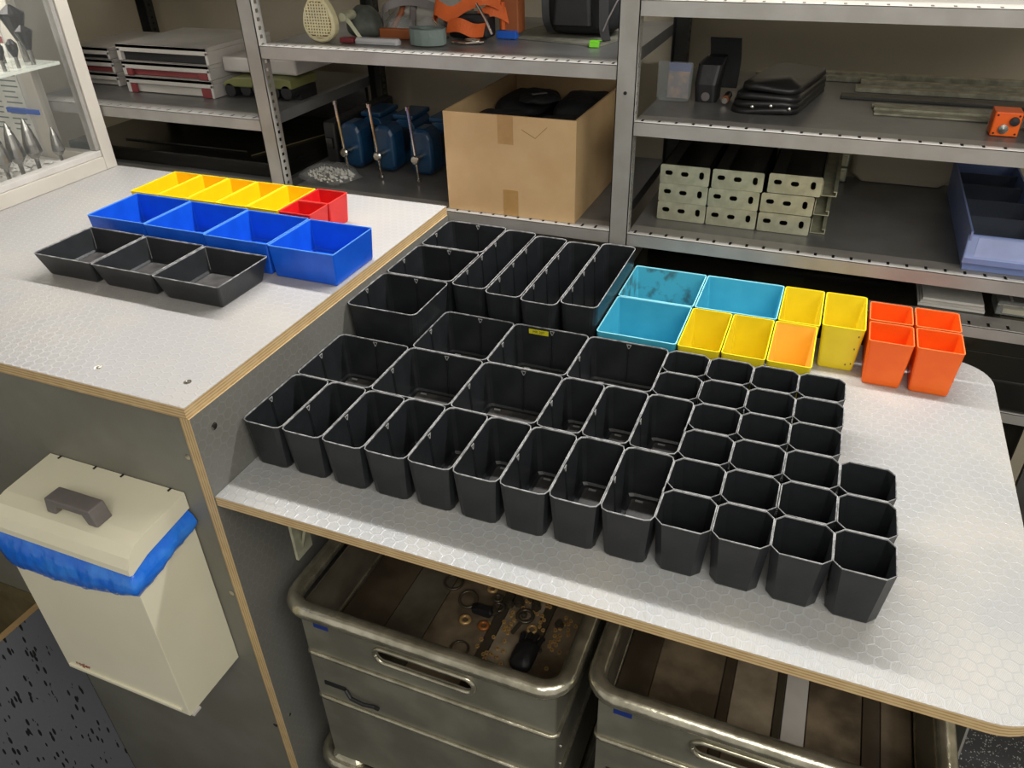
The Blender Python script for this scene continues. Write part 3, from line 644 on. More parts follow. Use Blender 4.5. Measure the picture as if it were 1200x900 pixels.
vt = tl_thing('valve_tube', 'bent brown and grey tube fitting lying behind the respirator mask', 'fitting', (-1.135, 2.02, S3)); MB().tube([(-.03, -.02, .008), (-.01, .0, .045), (.0, .01, .09), (.02, .02, .12)], .0075, 10).build('tube', BROWN, vt, world=False); MB().tube([(.03, -.02, .012), (.025, .0, .05), (.03, .01, .085)], .010, 10).build('grey_end', GREYPL, vt, world=False)
gg = tl_thing('safety_goggles', 'clear safety goggles with red frame parts lying behind the cutter', 'goggles', (-1.055, 1.94, S3))
for sx in (-.052, .030):
    mb = MB(); mb.lathe([(.036, .0), (.038, .02), (.030, .034), (.016, .044), (.002, .047)], (sx, 0, .0015), 2, 22); l_ = mb.build('lens', CLEARP, gg, smooth=True, world=False)
    mb = MB(); mb.tube([(sx + .039 * math.cos(a), .039 * math.sin(a), .006) for a in [2 * math.pi * k / 20 for k in range(20)]], .005, 8, closed=True); mb.build('frame', REDDARK, gg, world=False)
MB().box(-.085, .065, -.058, -.042, .0002, .026).build('nose_band', BROWN, gg, world=False, bevel=.004)
mb = MB(); mb.ribbon([(-.09, -.02, .02), (-.11, .02, .06), (-.06, .06, .075), (.02, .07, .06), (.07, .03, .03)], (0, .004, .02), .001); mb.build('strap', GREYPL, gg, world=False)
ck = tl_thing('box_cutter', 'silver and red box cutter lying at the front edge of the upper shelf', 'cutter', (-1.115, 1.815, S3))
mb = MB(); mb.loft([rr(.01, 0, .128, .024, .0005, .011, 4), rr(.01, 0, .130, .026, .007, .012, 4), rr(.01, 0, .120, .018, .014, .008, 4)]); mb.build('body', mat('cutter_silver', (205, 205, 208), .3, .3), ck, world=False); ck.rotation_euler = (0, 0, .0)
MB().box(-.096, -.056, -.011, .011, .001, .013).build('red_grip', mat('deep_red', (120, 36, 44), .4), ck, world=False, bevel=.002)
rs = tl_thing('strap_roll', 'grey-green webbing rolled into a flat coil on the upper shelf', 'strap', (-.975, 1.842, S3))
mb = MB(); N = 90
for half in range(1):
    pts = [((.018 + .026 * k / N) * math.cos(k * .42) * 1.15, (.018 + .026 * k / N) * math.sin(k * .42) * .85, .020) for k in range(N)]
    mb.ribbon(pts, (0, 0, .036), .0011)
mb.build('webbing', GREYST, rs, world=False)
# orange straps
os_ = tl_thing('orange_ratchet_strap', 'tangled orange webbing ratchet strap with metal buckles on the upper shelf', 'strap', (-.90, 1.92, S3))
mb = MB(); mb.ribbon([(-.100, .02, .045), (-.085, -.01, .075), (-.04, -.02, .062), (.005, -.01, .085), (.05, .0, .10), (.075, .03, .085)], (.004, .010, .034), .0012)
mb.ribbon([(-.045, -.03, .035), (-.01, -.035, .040), (.025, -.03, .028), (.055, -.028, .030)], (.004, .012, .030), .0012)
mb.ribbon([(-.10, .03, .05), (-.095, .0, .025), (-.07, -.02, .012)], (.01, .0, .026), .0012); mb.ribbon([(.02, .01, .05), (.06, .02, .07), (.09, .05, .05)], (0, .01, .03), .0012)
mb.build('webbing', ORST, os_, world=False)
MB().box(-.055, .055, -.008, .05, .004, .062).build('buckle_core', BLACKR, os_, world=False, bevel=.01)
for pts in ([(-.085, -.03, .048), (-.060, -.045, .030), (-.035, -.05, .012)], [(.035, -.025, .088), (.060, -.03, .055), (.078, -.035, .022)], [(-.02, -.06, .004), (.02, -.065, .004), (.06, -.045, .005)]):
    mb = MB(); mb.tube(pts, .0035, 8); mb.build('buckle_rod', CHROME, os_, world=False)
mb = MB(); mb.tube([(.030 + .020 * math.cos(a), -.045 + .011 * math.sin(a), .009) for a in [2 * math.pi * k / 14 for k in range(14)]], .003, 6, closed=True); mb.build('ring', CHROME, os_, world=False)
ob = tl_thing('orange_brown_packet', 'orange-brown packet with a blue flap, right of the orange strap', 'packet', (-.812, 1.965, S3))
MB().box(-.024, .028, 0, .05, .012, .095).build('packet', BROWN, ob, world=False, bevel=.003); MB().box(-.028, .026, -.012, .010, .0005, .0195).build('blue_flap', BLUEB, ob, world=False, bevel=.002)
MB().tube([(-.012, -.004, .022), (-.012, -.004, .085)], .006, 8).build('orange_grip', ORST, ob, world=False)
bb = tl_thing('black_backpack', 'black fabric bag with straps on the upper shelf, by the post', 'bag', (-.635, 2.06, S3 + .006))
mb = MB(); mb.loft([rr(0, 0, .17, .13, .001, .04, 5), rr(0, 0, .20, .15, .03, .05, 5), rr(0, 0, .205, .15, .09, .05, 5), rr(0, .01, .19, .13, .15, .05, 5), rr(0, .01, .12, .07, .175, .03, 5)]); mb.build('sack', BLACKC, bb, jitter=.006, sub=2, smooth=True, world=False)
mb = MB(); mb.ribbon([(-.10, -.05, .15), (-.085, -.075, .10), (-.080, -.08, .04), (-.07, -.07, .01)], (.018, .004, 0), .001); mb.build('strap', BLACKR, bb, world=False)
mb = MB(); mb.ribbon([(.06, -.07, .14), (.07, -.09, .08), (.075, -.10, .03), (.085, -.11, .002)], (.022, .004, 0), .0015); mb.build('strap', BLACKR, bb, world=False)
MB().loft([rr(-.01, -.082, .10, .02, .03, .008, 3), rr(-.01, -.082, .09, .02, .09, .008, 3)]).build('pocket', BLACKR, bb, world=False)
mb = MB(); mb.tube([(.075, -.108, .022), (.083, -.10, .045), (.10, -.08, .085), (.12, -.06, .11)], .0018, 6); mb.build('cord', GREYPL, bb, world=False)
pp = tl_thing('crumpled_cloth', 'pale dusty cloth spread under the black bag', 'cloth', (-.67, 2.04, S3))
mb = MB(); mb.loft([rr(0, 0, .29, .20, .0003, .01, 3), rr(0, 0, .288, .198, .0045, .01, 3)]); pp.rotation_euler = (0, 0, -.25); mb.build('sheet', mat('dusty_cloth', (128, 128, 114), .8, col2=(100, 100, 88), scale=14), pp, world=False)
gt = tl_thing('green_tag', 'small bright green tag hanging over the pale cloth', 'tag', (-.565, 1.905, S3))
mb = MB(); mb.ribbon([(0, .02, .012), (0, .0, .014), (0, -.004, .008), (0, -.006, .0008)], (.024, 0, 0), .001); mb.build('tag', GREEN, gt, world=False)
# --- right bay, middle shelf
S4 = 1.3603
cl = tl_thing('clear_photo_block', 'clear plastic stand with a faded picture card, beside the post', 'stand', (-.373, 1.925, S4))
mb = MB(); mb.prism([(-.039, .010), (-.036, .003), (-.030, .0005), (.030, .0005), (.036, .004), (.040, .012), (.041, .088), (-.040, .088)], 1, 0, .010); mb.build('block', mat('clear_block', (205, 214, 214), .08, alpha=.14), cl, world=False)
o = MB().box(-.016, .034, .0102, .0125, .006, .066).build('picture_card', mat('picture_card', (176, 138, 110), .6, col2=(120, 110, 112), scale=40), cl, world=False)
o = MB().box(-.016, .036, .0102, .012, .0665, .085).build('picture_top', mat('picture_top', (98, 108, 160), .6), cl, world=False)
bh = tl_thing('black_holster', 'black leather holster standing next to the clear stand', 'holster', (-.285, 1.97, S4))
mb = MB(); mb.loft([rr(-.012, .0, .050, .07, .0005, .01, 3), rr(-.014, .0, .055, .075, .04, .012, 3), rr(-.010, .01, .058, .07, .082, .012, 3), rr(-.002, .02, .045, .04, .095, .01, 3)]); mb.build('pouch', BLACKR, bh, world=False)
mb = MB(); mb.ribbon([(.012, .04, .02), (.014, .045, .08), (.010, .04, .131)], (.072, 0, 0), .003); mb.build('flap', BLACKC, bh, world=False)
MB().lathe([(.010, 0), (.010, .004), (.001, .005)], (-.012, -.040, .014), 1, 14).build('snap', GREYPL, bh, world=False)
li = tl_thing('lighter', 'small lighter-like tube with orange band and steel tip in front of the holster', 'lighter', (-.250, 1.932, S4))
MB().tube([(0, .05, .010), (0, .012, .010)], .0085, 12).build('body', BLACKR, li, world=False); MB().tube([(0, .0115, .010), (0, -.002, .010)], .0088, 12).build('orange_band', BROWN, li, world=False); MB().tube([(0, -.0025, .010), (0, -.012, .010)], .007, 12).build('tip', CHROME, li, world=False)
pc = tl_thing('folded_black_pouch', 'folded shiny black leather apron lying on the right shelf', 'pouch', (-.135, 1.93, S4))
def fold(z, s): return [(p[0], p[1], z + s * (p[1]) * .12) for p in rr(0, 0, .150, .28, 0, .03, 5)]
mb = MB()
for k, (zz, sc, ox) in enumerate(((.0015, 1, 0), (.016, .98, .002), (.030, .95, .004), (.045, .86, .008))):
    mb.loft([[(p[0] * sc + ox + .02 * math.sin(p[1] * 12), p[1] * sc + .075, zz + .003 * math.sin(p[0] * 40 + k)) for p in rr(0, 0, .150, .30, 0, .035, 6)], [(p[0] * sc + ox + .02 * math.sin(p[1] * 12), p[1] * sc + .075, zz + .0125 + .004 * math.sin(p[0] * 40 + k)) for p in rr(0, 0, .146, .296, 0, .035, 6)]])
mb.build('leather', mat('black_leather', (34, 34, 34), .4, bump=.2, bscale=40), pc, smooth=True, world=False); pc.rotation_euler = (0, 0, .0)
for k in range(3): MB().lathe([(.0035, 0), (.0035, -.002), (.0004, -.003)], (-.045 + .04 * k, -.073 + .0, .016 + .004 * (k % 2)), 1, 10).build('stud', CHROME, pc, world=False)
for q, (x0, x1, y0, y1, zz, l) in enumerate(((.075, .300, 1.925, 1.955, .004, 'pale flat metal strip, front one of the bundle by the orange box'), (.074, .305, 1.958, 1.985, .008, 'pale flat metal strip, second from the front by the orange box'),
        (.070, .300, 1.988, 2.01, .0075, 'pale flat metal strip, third from the front by the orange box'), (.00, .40, 2.06, 2.10, .006, 'dull long metal strip in the middle of the shelf'), (.03, .42, 2.14, 2.18, .010, 'dull long metal strip behind the middle one'),
        (.04, .44, 2.20, 2.235, .012, 'dull long metal strip, second from the wall'), (-.22, .10, 2.245, 2.268, .012, 'dull strip behind the black apron'), (-.20, .45, 2.275, 2.30, .016, 'longest dull strip against the back edge of the shelf'))):
    mb = MB(); mb.box(x0, x1, y0, y1, S4, S4 + zz); o = mb.build('metal_strip', PALEST if q != 3 else DSTEEL, None, bevel=.0008); tag(o, l, 'strip', 'metal strips on the right shelf')
orb = tl_thing('orange_switch_box', 'small orange box with two dark knobs at the right edge of the shelf', 'box', (.317, 1.845, S4))
mb = MB(); mb.loft([rr(0, 0, .050, .050, .0008, .004, 3), rr(0, 0, .050, .050, .047, .004, 3)]); mb.build('housing', ORAP, orb, world=False, bevel=.0015)
MB().lathe([(.0085, 0), (.0085, -.006), (.001, -.007)], (.012, -.0255, .031), 1, 16).build('black_knob', BLACKR, orb, world=False)
MB().lathe([(.009, 0), (.009, -.003), (.005, -.004), (.001, -.005)], (-.004, -.0255, .015), 1, 16).build('steel_knob', SILV, orb, world=False)
mb = MB()
for sx in (-.019, .019):
    for sz in (.006, .041): mb.lathe([(.002, 0), (.002, -.001), (.0002, -.001)], (sx, -.0251, sz), 1, 8)
mb.build('screws', GROOVE, orb, world=False)
bk = tl_thing('black_knob_tool', 'black round-ended tool right of the orange box', 'tool', (.385, 1.85, S4)); MB().lathe([(.001, 0), (.024, 0), (.027, .01), (.027, .08), (.001, .08)], (0, 0, .029), 1, 20).build('barrel', BLACKR, bk, world=False)

# --- low right shelf: profiles with punched end plates
PWd, PHt = .1175, .0455
def profile(x, z, lab, y=1.838, rz=0):
    o = tl_thing('steel_profile', lab, 'profile', (x, y, z), 'punched steel profiles stacked on the lower right shelf'); o.rotation_euler = (0, 0, rz)
    outer = [(p[0], p[1]) for p in rr(0, PHt / 2, PWd, PHt, 0, .004, 3)]
    holes = [oval(-.038, .026, .018, .011), oval(0, .025, .018, .011), oval(.040, .025, .011, .018)]
    vs, fs = plate(outer, holes, .002); mb = MB(); mb.add([(v[0], v[2], v[1]) for v in vs], fs); mb.build('end_plate', GALV, o, world=False)
    mb = MB(); L = .44; a = PWd / 2 - .003
    mb.box(-a, a, .0015, L, .0012, .0032); mb.box(-a, -a + .002, .0015, L, .0032, PHt - .003); mb.box(a - .002, a, .0015, L, .0032, PHt - .003)
    mb.box(-a, -a + .030, .0015, L, PHt - .0048, PHt - .003); mb.box(a - .030, a, .0015, L, PHt - .0048, PHt - .003)
    mb.build('channel', DSTEEL, o, world=False)
    return o
for rI in range(3):
    for cI in range(3):
        x = (-.311, -.191, -.0695)[cI] + (.004 if rI == 2 and cI else 0) + (.006 if rI == 2 and cI == 2 else 0)
        profile(x, S2 + .0005 + .0460 * rI, 'steel profile with a punched pale end plate, %s row, %s column' % (['bottom', 'middle', 'top'][rI], ['left', 'middle', 'right'][cI]), y=1.838 + (.004 * rI if cI == 2 else 0))
def cprof(x, z, lab, flip=1):
    o = tl_thing('c_profile', lab, 'profile', (x, 1.86, z), 'open c profiles beside the stacked ones')
    mb = MB(); L = .40; t = .0018
    mb.box(0, .034 * flip if flip > 0 else 0, 0, L, 0, t) if flip > 0 else mb.box(-.034, 0, 0, L, 0, t)
    mb.box(.032, .034, 0, L, t, .012); mb.box(.026, .032, 0, L, .0102, .012); mb.box(-.0002, t, 0, L, t, .034)
    mb.build('channel', GALV, o, world=False); return o
for k, (x, z) in enumerate(((-.0085, .0005), (-.0085, .0455), (.000, .0920))):
    cprof(x, S2 + z, 'thin pale c profile right of the punched profiles, %s of three' % ['lowest', 'middle', 'topmost'][k])
wb = tl_thing('cream_bin', 'cream plastic tub with rounded corners at the back of the lower right shelf', 'tub', (.19, 2.30, S2))
mb = MB(); mb.loft([rr(0, 0, .20, .035, .001, .012, 4), rr(0, 0, .25, .045, .02, .018, 4), rr(0, 0, .262, .05, .12, .018, 4)]); mb.build('tub', WALLM, wb, world=False, bevel=.002)
for k, (zz,) in enumerate(((.0005,), (.041,), (.081,))):
    o = tl_thing('cream_connector', 'small cream fitting behind the profiles, %s of three' % ['lowest', 'middle', 'upper'][k], 'fitting', (.035, 2.26, S2 + zz), 'cream fittings behind the profiles')
    MB().box(-.02, .02, 0, .03, 0, .038).build('block', GALV, o, world=False, bevel=.004); MB().box(-.012, .012, -.003, -.0002, .008, .030).build('raised_face', CREAMP, o, world=False, bevel=.002)
# blue storage bin
sb = tl_thing('blue_storage_bin', 'long dusty-blue storage bin with cross dividers on the lower right shelf', 'bin', (.365, 1.75, S2))
xa, xb, ya, yb, h = .303, .445, 1.742, 2.26, .088; t = .003; z0 = S2 + .0005
mb = MB(); mb.box(xa + .004, xb - .004, ya + .012, yb, z0, z0 + .003); mb.loft([[(xa + .004, ya + .02, z0 + .003), (xa + .004, yb, z0 + .003), (xa, yb, z0 + h), (xa, ya + .002, z0 + h)], [(xa + .008, ya + .02, z0 + .003), (xa + .008, yb, z0 + .003), (xa + .004, yb, z0 + h), (xa + .004, ya + .002, z0 + h)]])
mb.loft([[(xb - .008, ya + .02, z0 + .003), (xb - .008, yb, z0 + .003), (xb - .004, yb, z0 + h), (xb - .004, ya + .002, z0 + h)], [(xb - .004, ya + .02, z0 + .003), (xb - .004, yb, z0 + .003), (xb, yb, z0 + h), (xb, ya + .002, z0 + h)]])
mb.box(xa + .004, xb - .004, yb - .003, yb, z0 + .003, z0 + h); mb.build('shell', BINBL, sb)
mb = MB(); mb.loft([[(xa + .004, ya + .012, z0 + .0015), (xb - .004, ya + .012, z0 + .0015), (xb - .004, ya + .03, z0 + .0015), (xa + .004, ya + .03, z0 + .0015)], [(xa + .002, ya + .010, z0 + .018), (xb - .002, ya + .010, z0 + .018), (xb - .002, ya + .02, z0 + .018), (xa + .002, ya + .02, z0 + .018)]])
mb.build('front_foot', BINBL, sb)
mb = MB(); mb.loft([[(xa - .003, ya - .006, z0 + .020), (xb + .003, ya - .006, z0 + .020), (xb + .003, ya + .006, z0 + .020), (xa - .003, ya + .006, z0 + .020)], [(xa - .003, ya - .008, z0 + .034), (xb + .003, ya - .008, z0 + .034), (xb + .003, ya + .006, z0 + .034), (xa - .003, ya + .006, z0 + .034)],
         [(xa - .002, ya + .012, z0 + .078), (xb + .002, ya + .012, z0 + .078), (xb + .002, ya + .018, z0 + .078), (xa - .002, ya + .018, z0 + .078)]]); fr = mb.build('front_flap', BINBL, sb, bevel=.003)
mb = MB(); mb.loft([[(xa + .016, ya - .0068, z0 + .038), (xb - .016, ya - .0068, z0 + .038), (xb - .016, ya - .004, z0 + .038), (xa + .016, ya - .004, z0 + .038)], [(xa + .018, ya + .0088, z0 + .074), (xb - .018, ya + .0088, z0 + .074), (xb - .018, ya + .012, z0 + .074), (xa + .018, ya + .012, z0 + .074)]])
mb.build('label_window', mat('bin_window', (140, 156, 206), .4), fr)
for y in (1.87, 1.98, 2.09, 2.18):
    mb = MB(); mb.box(xa + .006, xb - .006, y, y + .002, z0 + .005, z0 + h - .010); mb.build('divider', mat('smoky_divider', (70, 76, 86), .2, alpha=.75), sb)
# --- shelf under the lower right shelf
S5 = .9853
for k in range(3):
    mb = MB(); mb.box(.25 + .004 * k, .385 - .002 * k, 1.790 + .003 * k, 1.90, S5 + .0062 * k, S5 + .0062 * k + .0058); o = mb.build('paper_pad', PAPER if k != 1 else WHITE); tag(o, 'white pad of paper under the lower right shelf, %s of three' % ['bottom', 'middle', 'top'][k], 'paper pad', 'white paper pads')
cbx = tl_thing('clear_box', 'clear plastic box holding pale slips, right of the paper pads', 'box', (.45, 1.82, S5))
MB().box(-.045, .05, -.025, .055, .0004, .034).build('case', mat('clear_case', (205, 212, 208), .1, alpha=.35), cbx, world=False, bevel=.004); MB().box(-.030, .045, -.018, .045, .003, .014).build('slips', CREAMP, cbx, world=False); MB().box(-.045, .05, -.0256, .055, .0245, .0275).build('lid_edge', CHROME, cbx, world=False)
MB().box(-.022, -.017, -.02, .045, .0345, .0352).build('lid_band', WHITE, cbx, world=False)
kb = tl_thing('dark_case', 'long black case under the lower right shelf, behind the coloured boxes', 'case', (-.1, 1.98, S5)); MB().box(-.40, .22, 1.90, 2.25, S5, S5 + .07).build('shell', BLACKL, kb, bevel=.006); MB().box(-.12, .0, 1.8975, 1.8995, S5 + .02, S5 + .05).build('handle', OLIVE, kb)
ke = tl_thing('added_dark_box', 'dark box added to blacken the gap on the bottom right shelf, beyond the worktop corner', 'case', (.3, 2.0, .351)); MB().box(-.1, .55, 1.80, 2.28, .3505, .72).build('shell', BLACKL, ke, bevel=.006); MB().box(.25, .40, 1.797, 1.7995, .60, .63).build('handle', DSTEEL, ke)  # added dark box, covers the lit wall in the gap between shelves
kc = tl_thing('crumpled_foil', 'small scrap of pale foil lying on the black case', 'scrap', (-.31, 1.93, S5 + .0705)); MB().loft([rr(0, 0, .040, .018, .0004, .004, 2), rr(.004, 0, .026, .012, .006, .003, 2)]).build('foil', PALEST, kc, world=False, jitter=.001)
dg = tl_thing('black_drawer_unit', 'black steel drawer unit with pale seams beside the worktop corner', 'drawer unit', (.45, 2.0, .79)); MB().box(.10, .555, 1.728, 2.2, .7856, .955).build('carcass', BLACKL, dg); 
for z in (.80, .865): MB().box(.102, .553, 1.7235, 1.7275, z, z + .06).build('drawer', BLACKL, dg, bevel=.001)
MB().box(.102, .553, 1.7215, 1.7275, .862, .8645).build('seam_strip', DSTEEL, dg)
gp = tl_thing('grey_side_panel', 'grey steel side panel leaning below the right end of the shelving', 'panel', (.52, 1.6, 0)); MB().prism([(1.24, -.40), (1.69, -.40), (1.69, .75), (1.50, .75)], 0, .545, .55).build('sheet', STEEL_P, gp)

# ------------------------------------------------------------------ glass display cabinet on the counter
area('cabinet_fill_light', (-2.30, 1.42, 1.775), .25, .45, 3.0, (1, .97, .9))  # added fill to brighten the cabinet inside, no lamp known there
XC = -2.01; cz0 = TOPZ + .0004; cz1 = 1.80; yc0, yc1 = .95, 1.714
dc = thing('display_cabinet', 'glass display cabinet with pale metal frame on the left end of the counter', 'cabinet', (-2.3, 1.4, cz0))
mb = MB(); mb.box(XC - .034, XC, yc1 - .040, yc1, cz0, cz1); mb.build('corner_post', FRAME, dc, bevel=.002)
mb = MB(); mb.box(XC - .034, XC, yc0, yc0 + .040, cz0, cz1); mb.build('corner_post', FRAME, dc, bevel=.002)
mb = MB(); mb.box(XC - .034, XC, yc0 + .041, yc1 - .041, cz0, cz0 + .040); mb.build('bottom_rail', FRAME, dc, bevel=.002)
mb = MB(); mb.box(XC - .034, XC - .004, yc0 + .041, yc1 - .041, cz0 + .0405, cz0 + .058); mb.build('glazing_bead', WHITE, dc, bevel=.0015)
mb = MB(); mb.box(XC - .030, XC - .006, yc1 - .054, yc1 - .041, cz0 + .059, cz1 - .04); mb.build('glazing_bead', STEEL, dc, bevel=.0015)
mb = MB(); mb.box(XC - .034, XC, yc0, yc1, cz1 + .0005, cz1 + .035); mb.build('top_rail', FRAME, dc, bevel=.002)
MB().box(XC - .020, XC - .016, yc0 + .041, yc1 - .055, cz0 + .059, cz1 - .001).build('glass_pane', GLASS, dc)
mb = MB(); mb.box(-2.262, -2.214, yc1 - .030, yc1, cz0, cz1); mb.build('rear_post', FRAME, dc, bevel=.003)
mb = MB(); mb.box(-2.2135, XC - .035, yc1 - .028, yc1, cz0, cz0 + .040); mb.build('rear_rail', FRAME, dc, bevel=.002)
MB().box(-2.2135, XC - .035, yc1 - .016, yc1 - .012, cz0 + .041, cz1).build('glass_pane', GLASS, dc)
MB().box(-2.72, -2.2625, yc1 - .022, yc1 - .002, cz0, cz1).build('rear_board', WHITE, dc)
MB().box(-2.72, XC - .0345, yc0 + .002, yc1 - .031, cz0, cz0 + .012).build('cabinet_base', WHITE, dc)
MB().box(-2.70, XC - .036, yc0 + .05, yc1 - .056, 1.412, 1.420).build('glass_shelf', mat('shelf_glass', (226, 232, 220), .12, alpha=.55), dc)
ps = tl_thing('printed_sheet', 'white printed sheet with a red heading inside the display cabinet', 'sheet', (-2.42, yc1 - .024, 1.3)); MB().box(-2.66, -2.285, yc1 - .0245, yc1 - .0227, 1.155, 1.56).build('paper', PAPER, ps)
mb = MB(); mb.box(-2.64, -2.286, yc1 - .0252, yc1 - .0246, 1.452, 1.470); mb.build('red_heading', REDDARK, ps)
mb = MB()
for k in range(13):
    for a in range(4): mb.box(-2.64 + .092 * a, -2.64 + .092 * a + random.uniform(.05, .08), yc1 - .0250, yc1 - .0246, 1.20 + .016 * k, 1.204 + .016 * k)
mb.build('table_rules', GREYST, ps)
bst = MB().box(-2.33, -2.20, 1.655, 1.662, 1.262, 1.276).build('blue_strip', BLUEB); 
tag(bst, 'short blue strip standing across the sheet in the display cabinet', 'strip')
bst.parent = None
cdp = tl_thing('glass_chips', 'pale glass-like chips covering the cabinet floor around the burrs', 'chips', (-2.15, 1.5, cz0 + .0125))
mb = MB()
for k in range(120):
    x, y = random.uniform(-2.30, -2.055), random.uniform(1.30, 1.65); s_ = random.uniform(.006, .013)
    if -2.15 < x and 1.345 < y < 1.635: x -= .09; y = y
    if -2.15 < x and 1.345 < y < 1.635: continue
    mb.box(x - s_, x + s_, y - s_ * .6, y + s_ * .6, cz0 + .0126, cz0 + .0126 + s_)
o = mb.build('chips', WHITE, cdp, jitter=.004); o['kind'] = 'stuff'
def burr(x, y, z, kind, s, lab):
    o = tl_thing('rotary_burr', lab, 'burr', (x, y, z), 'display burrs in the glass cabinet')
    if kind == 'tree':
        MB().lathe([(.0045 * s, 0), (.0045 * s, .030 * s)], (0, 0, 0), 2, 12).build('shank', SILV, o, world=False)
        MB().lathe([(.008 * s, .030 * s), (.017 * s, .042 * s), (.015 * s, .060 * s), (.009 * s, .088 * s), (.002 * s, .110 * s)], (0, 0, 0), 2, 14).build('head', SILV, o, world=False)
    elif kind == 'cone':
        MB().lathe([(.006 * s, 0), (.006 * s, .038 * s)], (0, 0, 0), 2, 12).build('shank', SILV, o, world=False)
        MB().lathe([(.007 * s, .038 * s), (.022 * s, .082 * s), (.022 * s, .086 * s), (.003 * s, .100 * s)], (0, 0, 0), 2, 14).build('head', CARB, o, world=False)
    else:
        MB().lathe([(.005 * s, 0), (.005 * s, .028 * s)], (0, 0, 0), 2, 12).build('shank', SILV, o, world=False)
        MB().lathe([(.006 * s, .028 * s), (.013 * s, .045 * s), (.014 * s, .060 * s), (.004 * s, .072 * s)], (0, 0, 0), 2, 14).build('head', CARB, o, world=False)
    return o
zl = 1.1435
zf = cz0 + .013
burr(-2.075, 1.585, zf + .022, 'tree', 1.0, 'slim pointed silver burr on the cabinet floor, rightmost')
burr(-2.085, 1.515, zf + .022, 'tree', 1.35, 'broad pointed silver burr on the cabinet floor, second from the right')
burr(-2.09, 1.465, zf + .022, 'tree', 1.35, 'broad pointed silver burr on the cabinet floor, third from the right')
burr(-2.09, 1.420, zf + .022, 'tree', 1.30, 'pointed silver burr on the cabinet floor, leftmost in view')
st_ = tl_thing('burr_plinth', 'low pale plinth under the silver burrs in the cabinet', 'plinth', (-2.09, 1.5, zf)); MB().box(-2.13, -2.055, 1.36, 1.62, zf, zf + .0215).build('plinth', WHITE, st_)
burr(-2.075, 1.600, 1.4205, 'cone', 1.0, 'dark cone countersink on the glass shelf, in front of the larger ones')
burr(-2.13, 1.625, 1.4205, 'cone', 1.45, 'large dark countersink on the glass shelf, at the back right')
burr(-2.18, 1.59, 1.4205, 'cone', 1.45, 'large dark countersink on the glass shelf, at the back left')
burr(-2.075, 1.553, 1.4205, 'small', 1.0, 'small dark burr on the glass shelf, right of its twin')
burr(-2.075, 1.510, 1.4205, 'small', 1.0, 'small dark burr on the glass shelf, leftmost in view')

# ------------------------------------------------------------------ waste bin on the counter front
wb_ = thing('waste_bin', 'cream enamelled wall waste bin with blue liner, hung on the counter front', 'waste bin', (-1.125, .7, .447))
xl, xr, yf, yk, zb = -1.287, -.9645, .600, .7485, .447
mb = MB(); zt_ = .832
mb.loft([[(xl, yk, zb), (xr, yk, zb), (xr, yf, zb), (xl, yf, zb)], [(xl, yk, zt_), (xr, yk, zt_), (xr, yf, zt_), (xl, yf, zt_)], [(xl + .002, yk - .002, zt_), (xr - .002, yk - .002, zt_), (xr - .002, yf + .002, zt_), (xl + .002, yf + .002, zt_)], [(xl + .002, yk - .002, zb + .01), (xr - .002, yk - .002, zb + .01), (xr - .002, yf + .002, zb + .01), (xl + .002, yf + .002, zb + .01)]])
body = mb.build('body', CREAM, wb_, bevel=.0012)
mb = MB(); mb.tube([(xl + .010, yf - .0012, zb + .016), (xr - .016, yf - .0012, zb + .016)], .0030, 8); mb.build('base_bead', CREAM, wb_)
MB().box(xr - .02, xr + .004, .605, .625, zb - .006, zb - .0005).build('base_tab', WHITE, wb_)
prof = [(.7485, .909), (.645, .9005), (.620, .894), (.604, .880), (.596, .860), (.595, .848), (.600, .846), (.604, .860), (.612, .876), (.626, .886), (.645, .8905), (.7485, .898)]
mb = MB(); mb.prism(prof, 0, xl - .003, xr + .003); mb.build('lid', CREAM, wb_)
for cx_ in (xl - .0028, xr + .0008):
    mb = MB(); mb.prism([(.7485, .8978), (.7485, .872), (.64, .858), (.602, .8450), (.5955, .8480), (.6042, .8602), (.6122, .8762), (.6262, .8862), (.6452, .8903)], 0, cx_, cx_ + .002); mb.build('lid_cheek', CREAM, wb_)
for x in (-1.262, -1.172, -1.105, -.993): MB().box(x, x + .003, .7405, .7482, .9095, .9112).build('hinge_notch', GROOVE, wb_)
hx0, hx1 = -1.165, -1.045; mb = MB()
hp = [(hx0, .902), (hx0 + .004, .928), (hx0 + .016, .938), (hx1 - .004, .938), (hx1 + .010, .924), (hx1 + .014, .900), (hx1 - .004, .900), (hx1 - .010, .918), (hx1 - .018, .922), (hx0 + .026, .922), (hx0 + .020, .902)]
hp = [(hx0, .901), (hx0 + .008, .936), (hx1 - .008, .936), (hx1, .901), (hx1 - .022, .901), (hx1 - .030, .921), (hx0 + .030, .921), (hx0 + .022, .901)]
mb.prism(hp, 1, .628, .662); mb.build('handle', GREYPL, wb_, bevel=.0025)
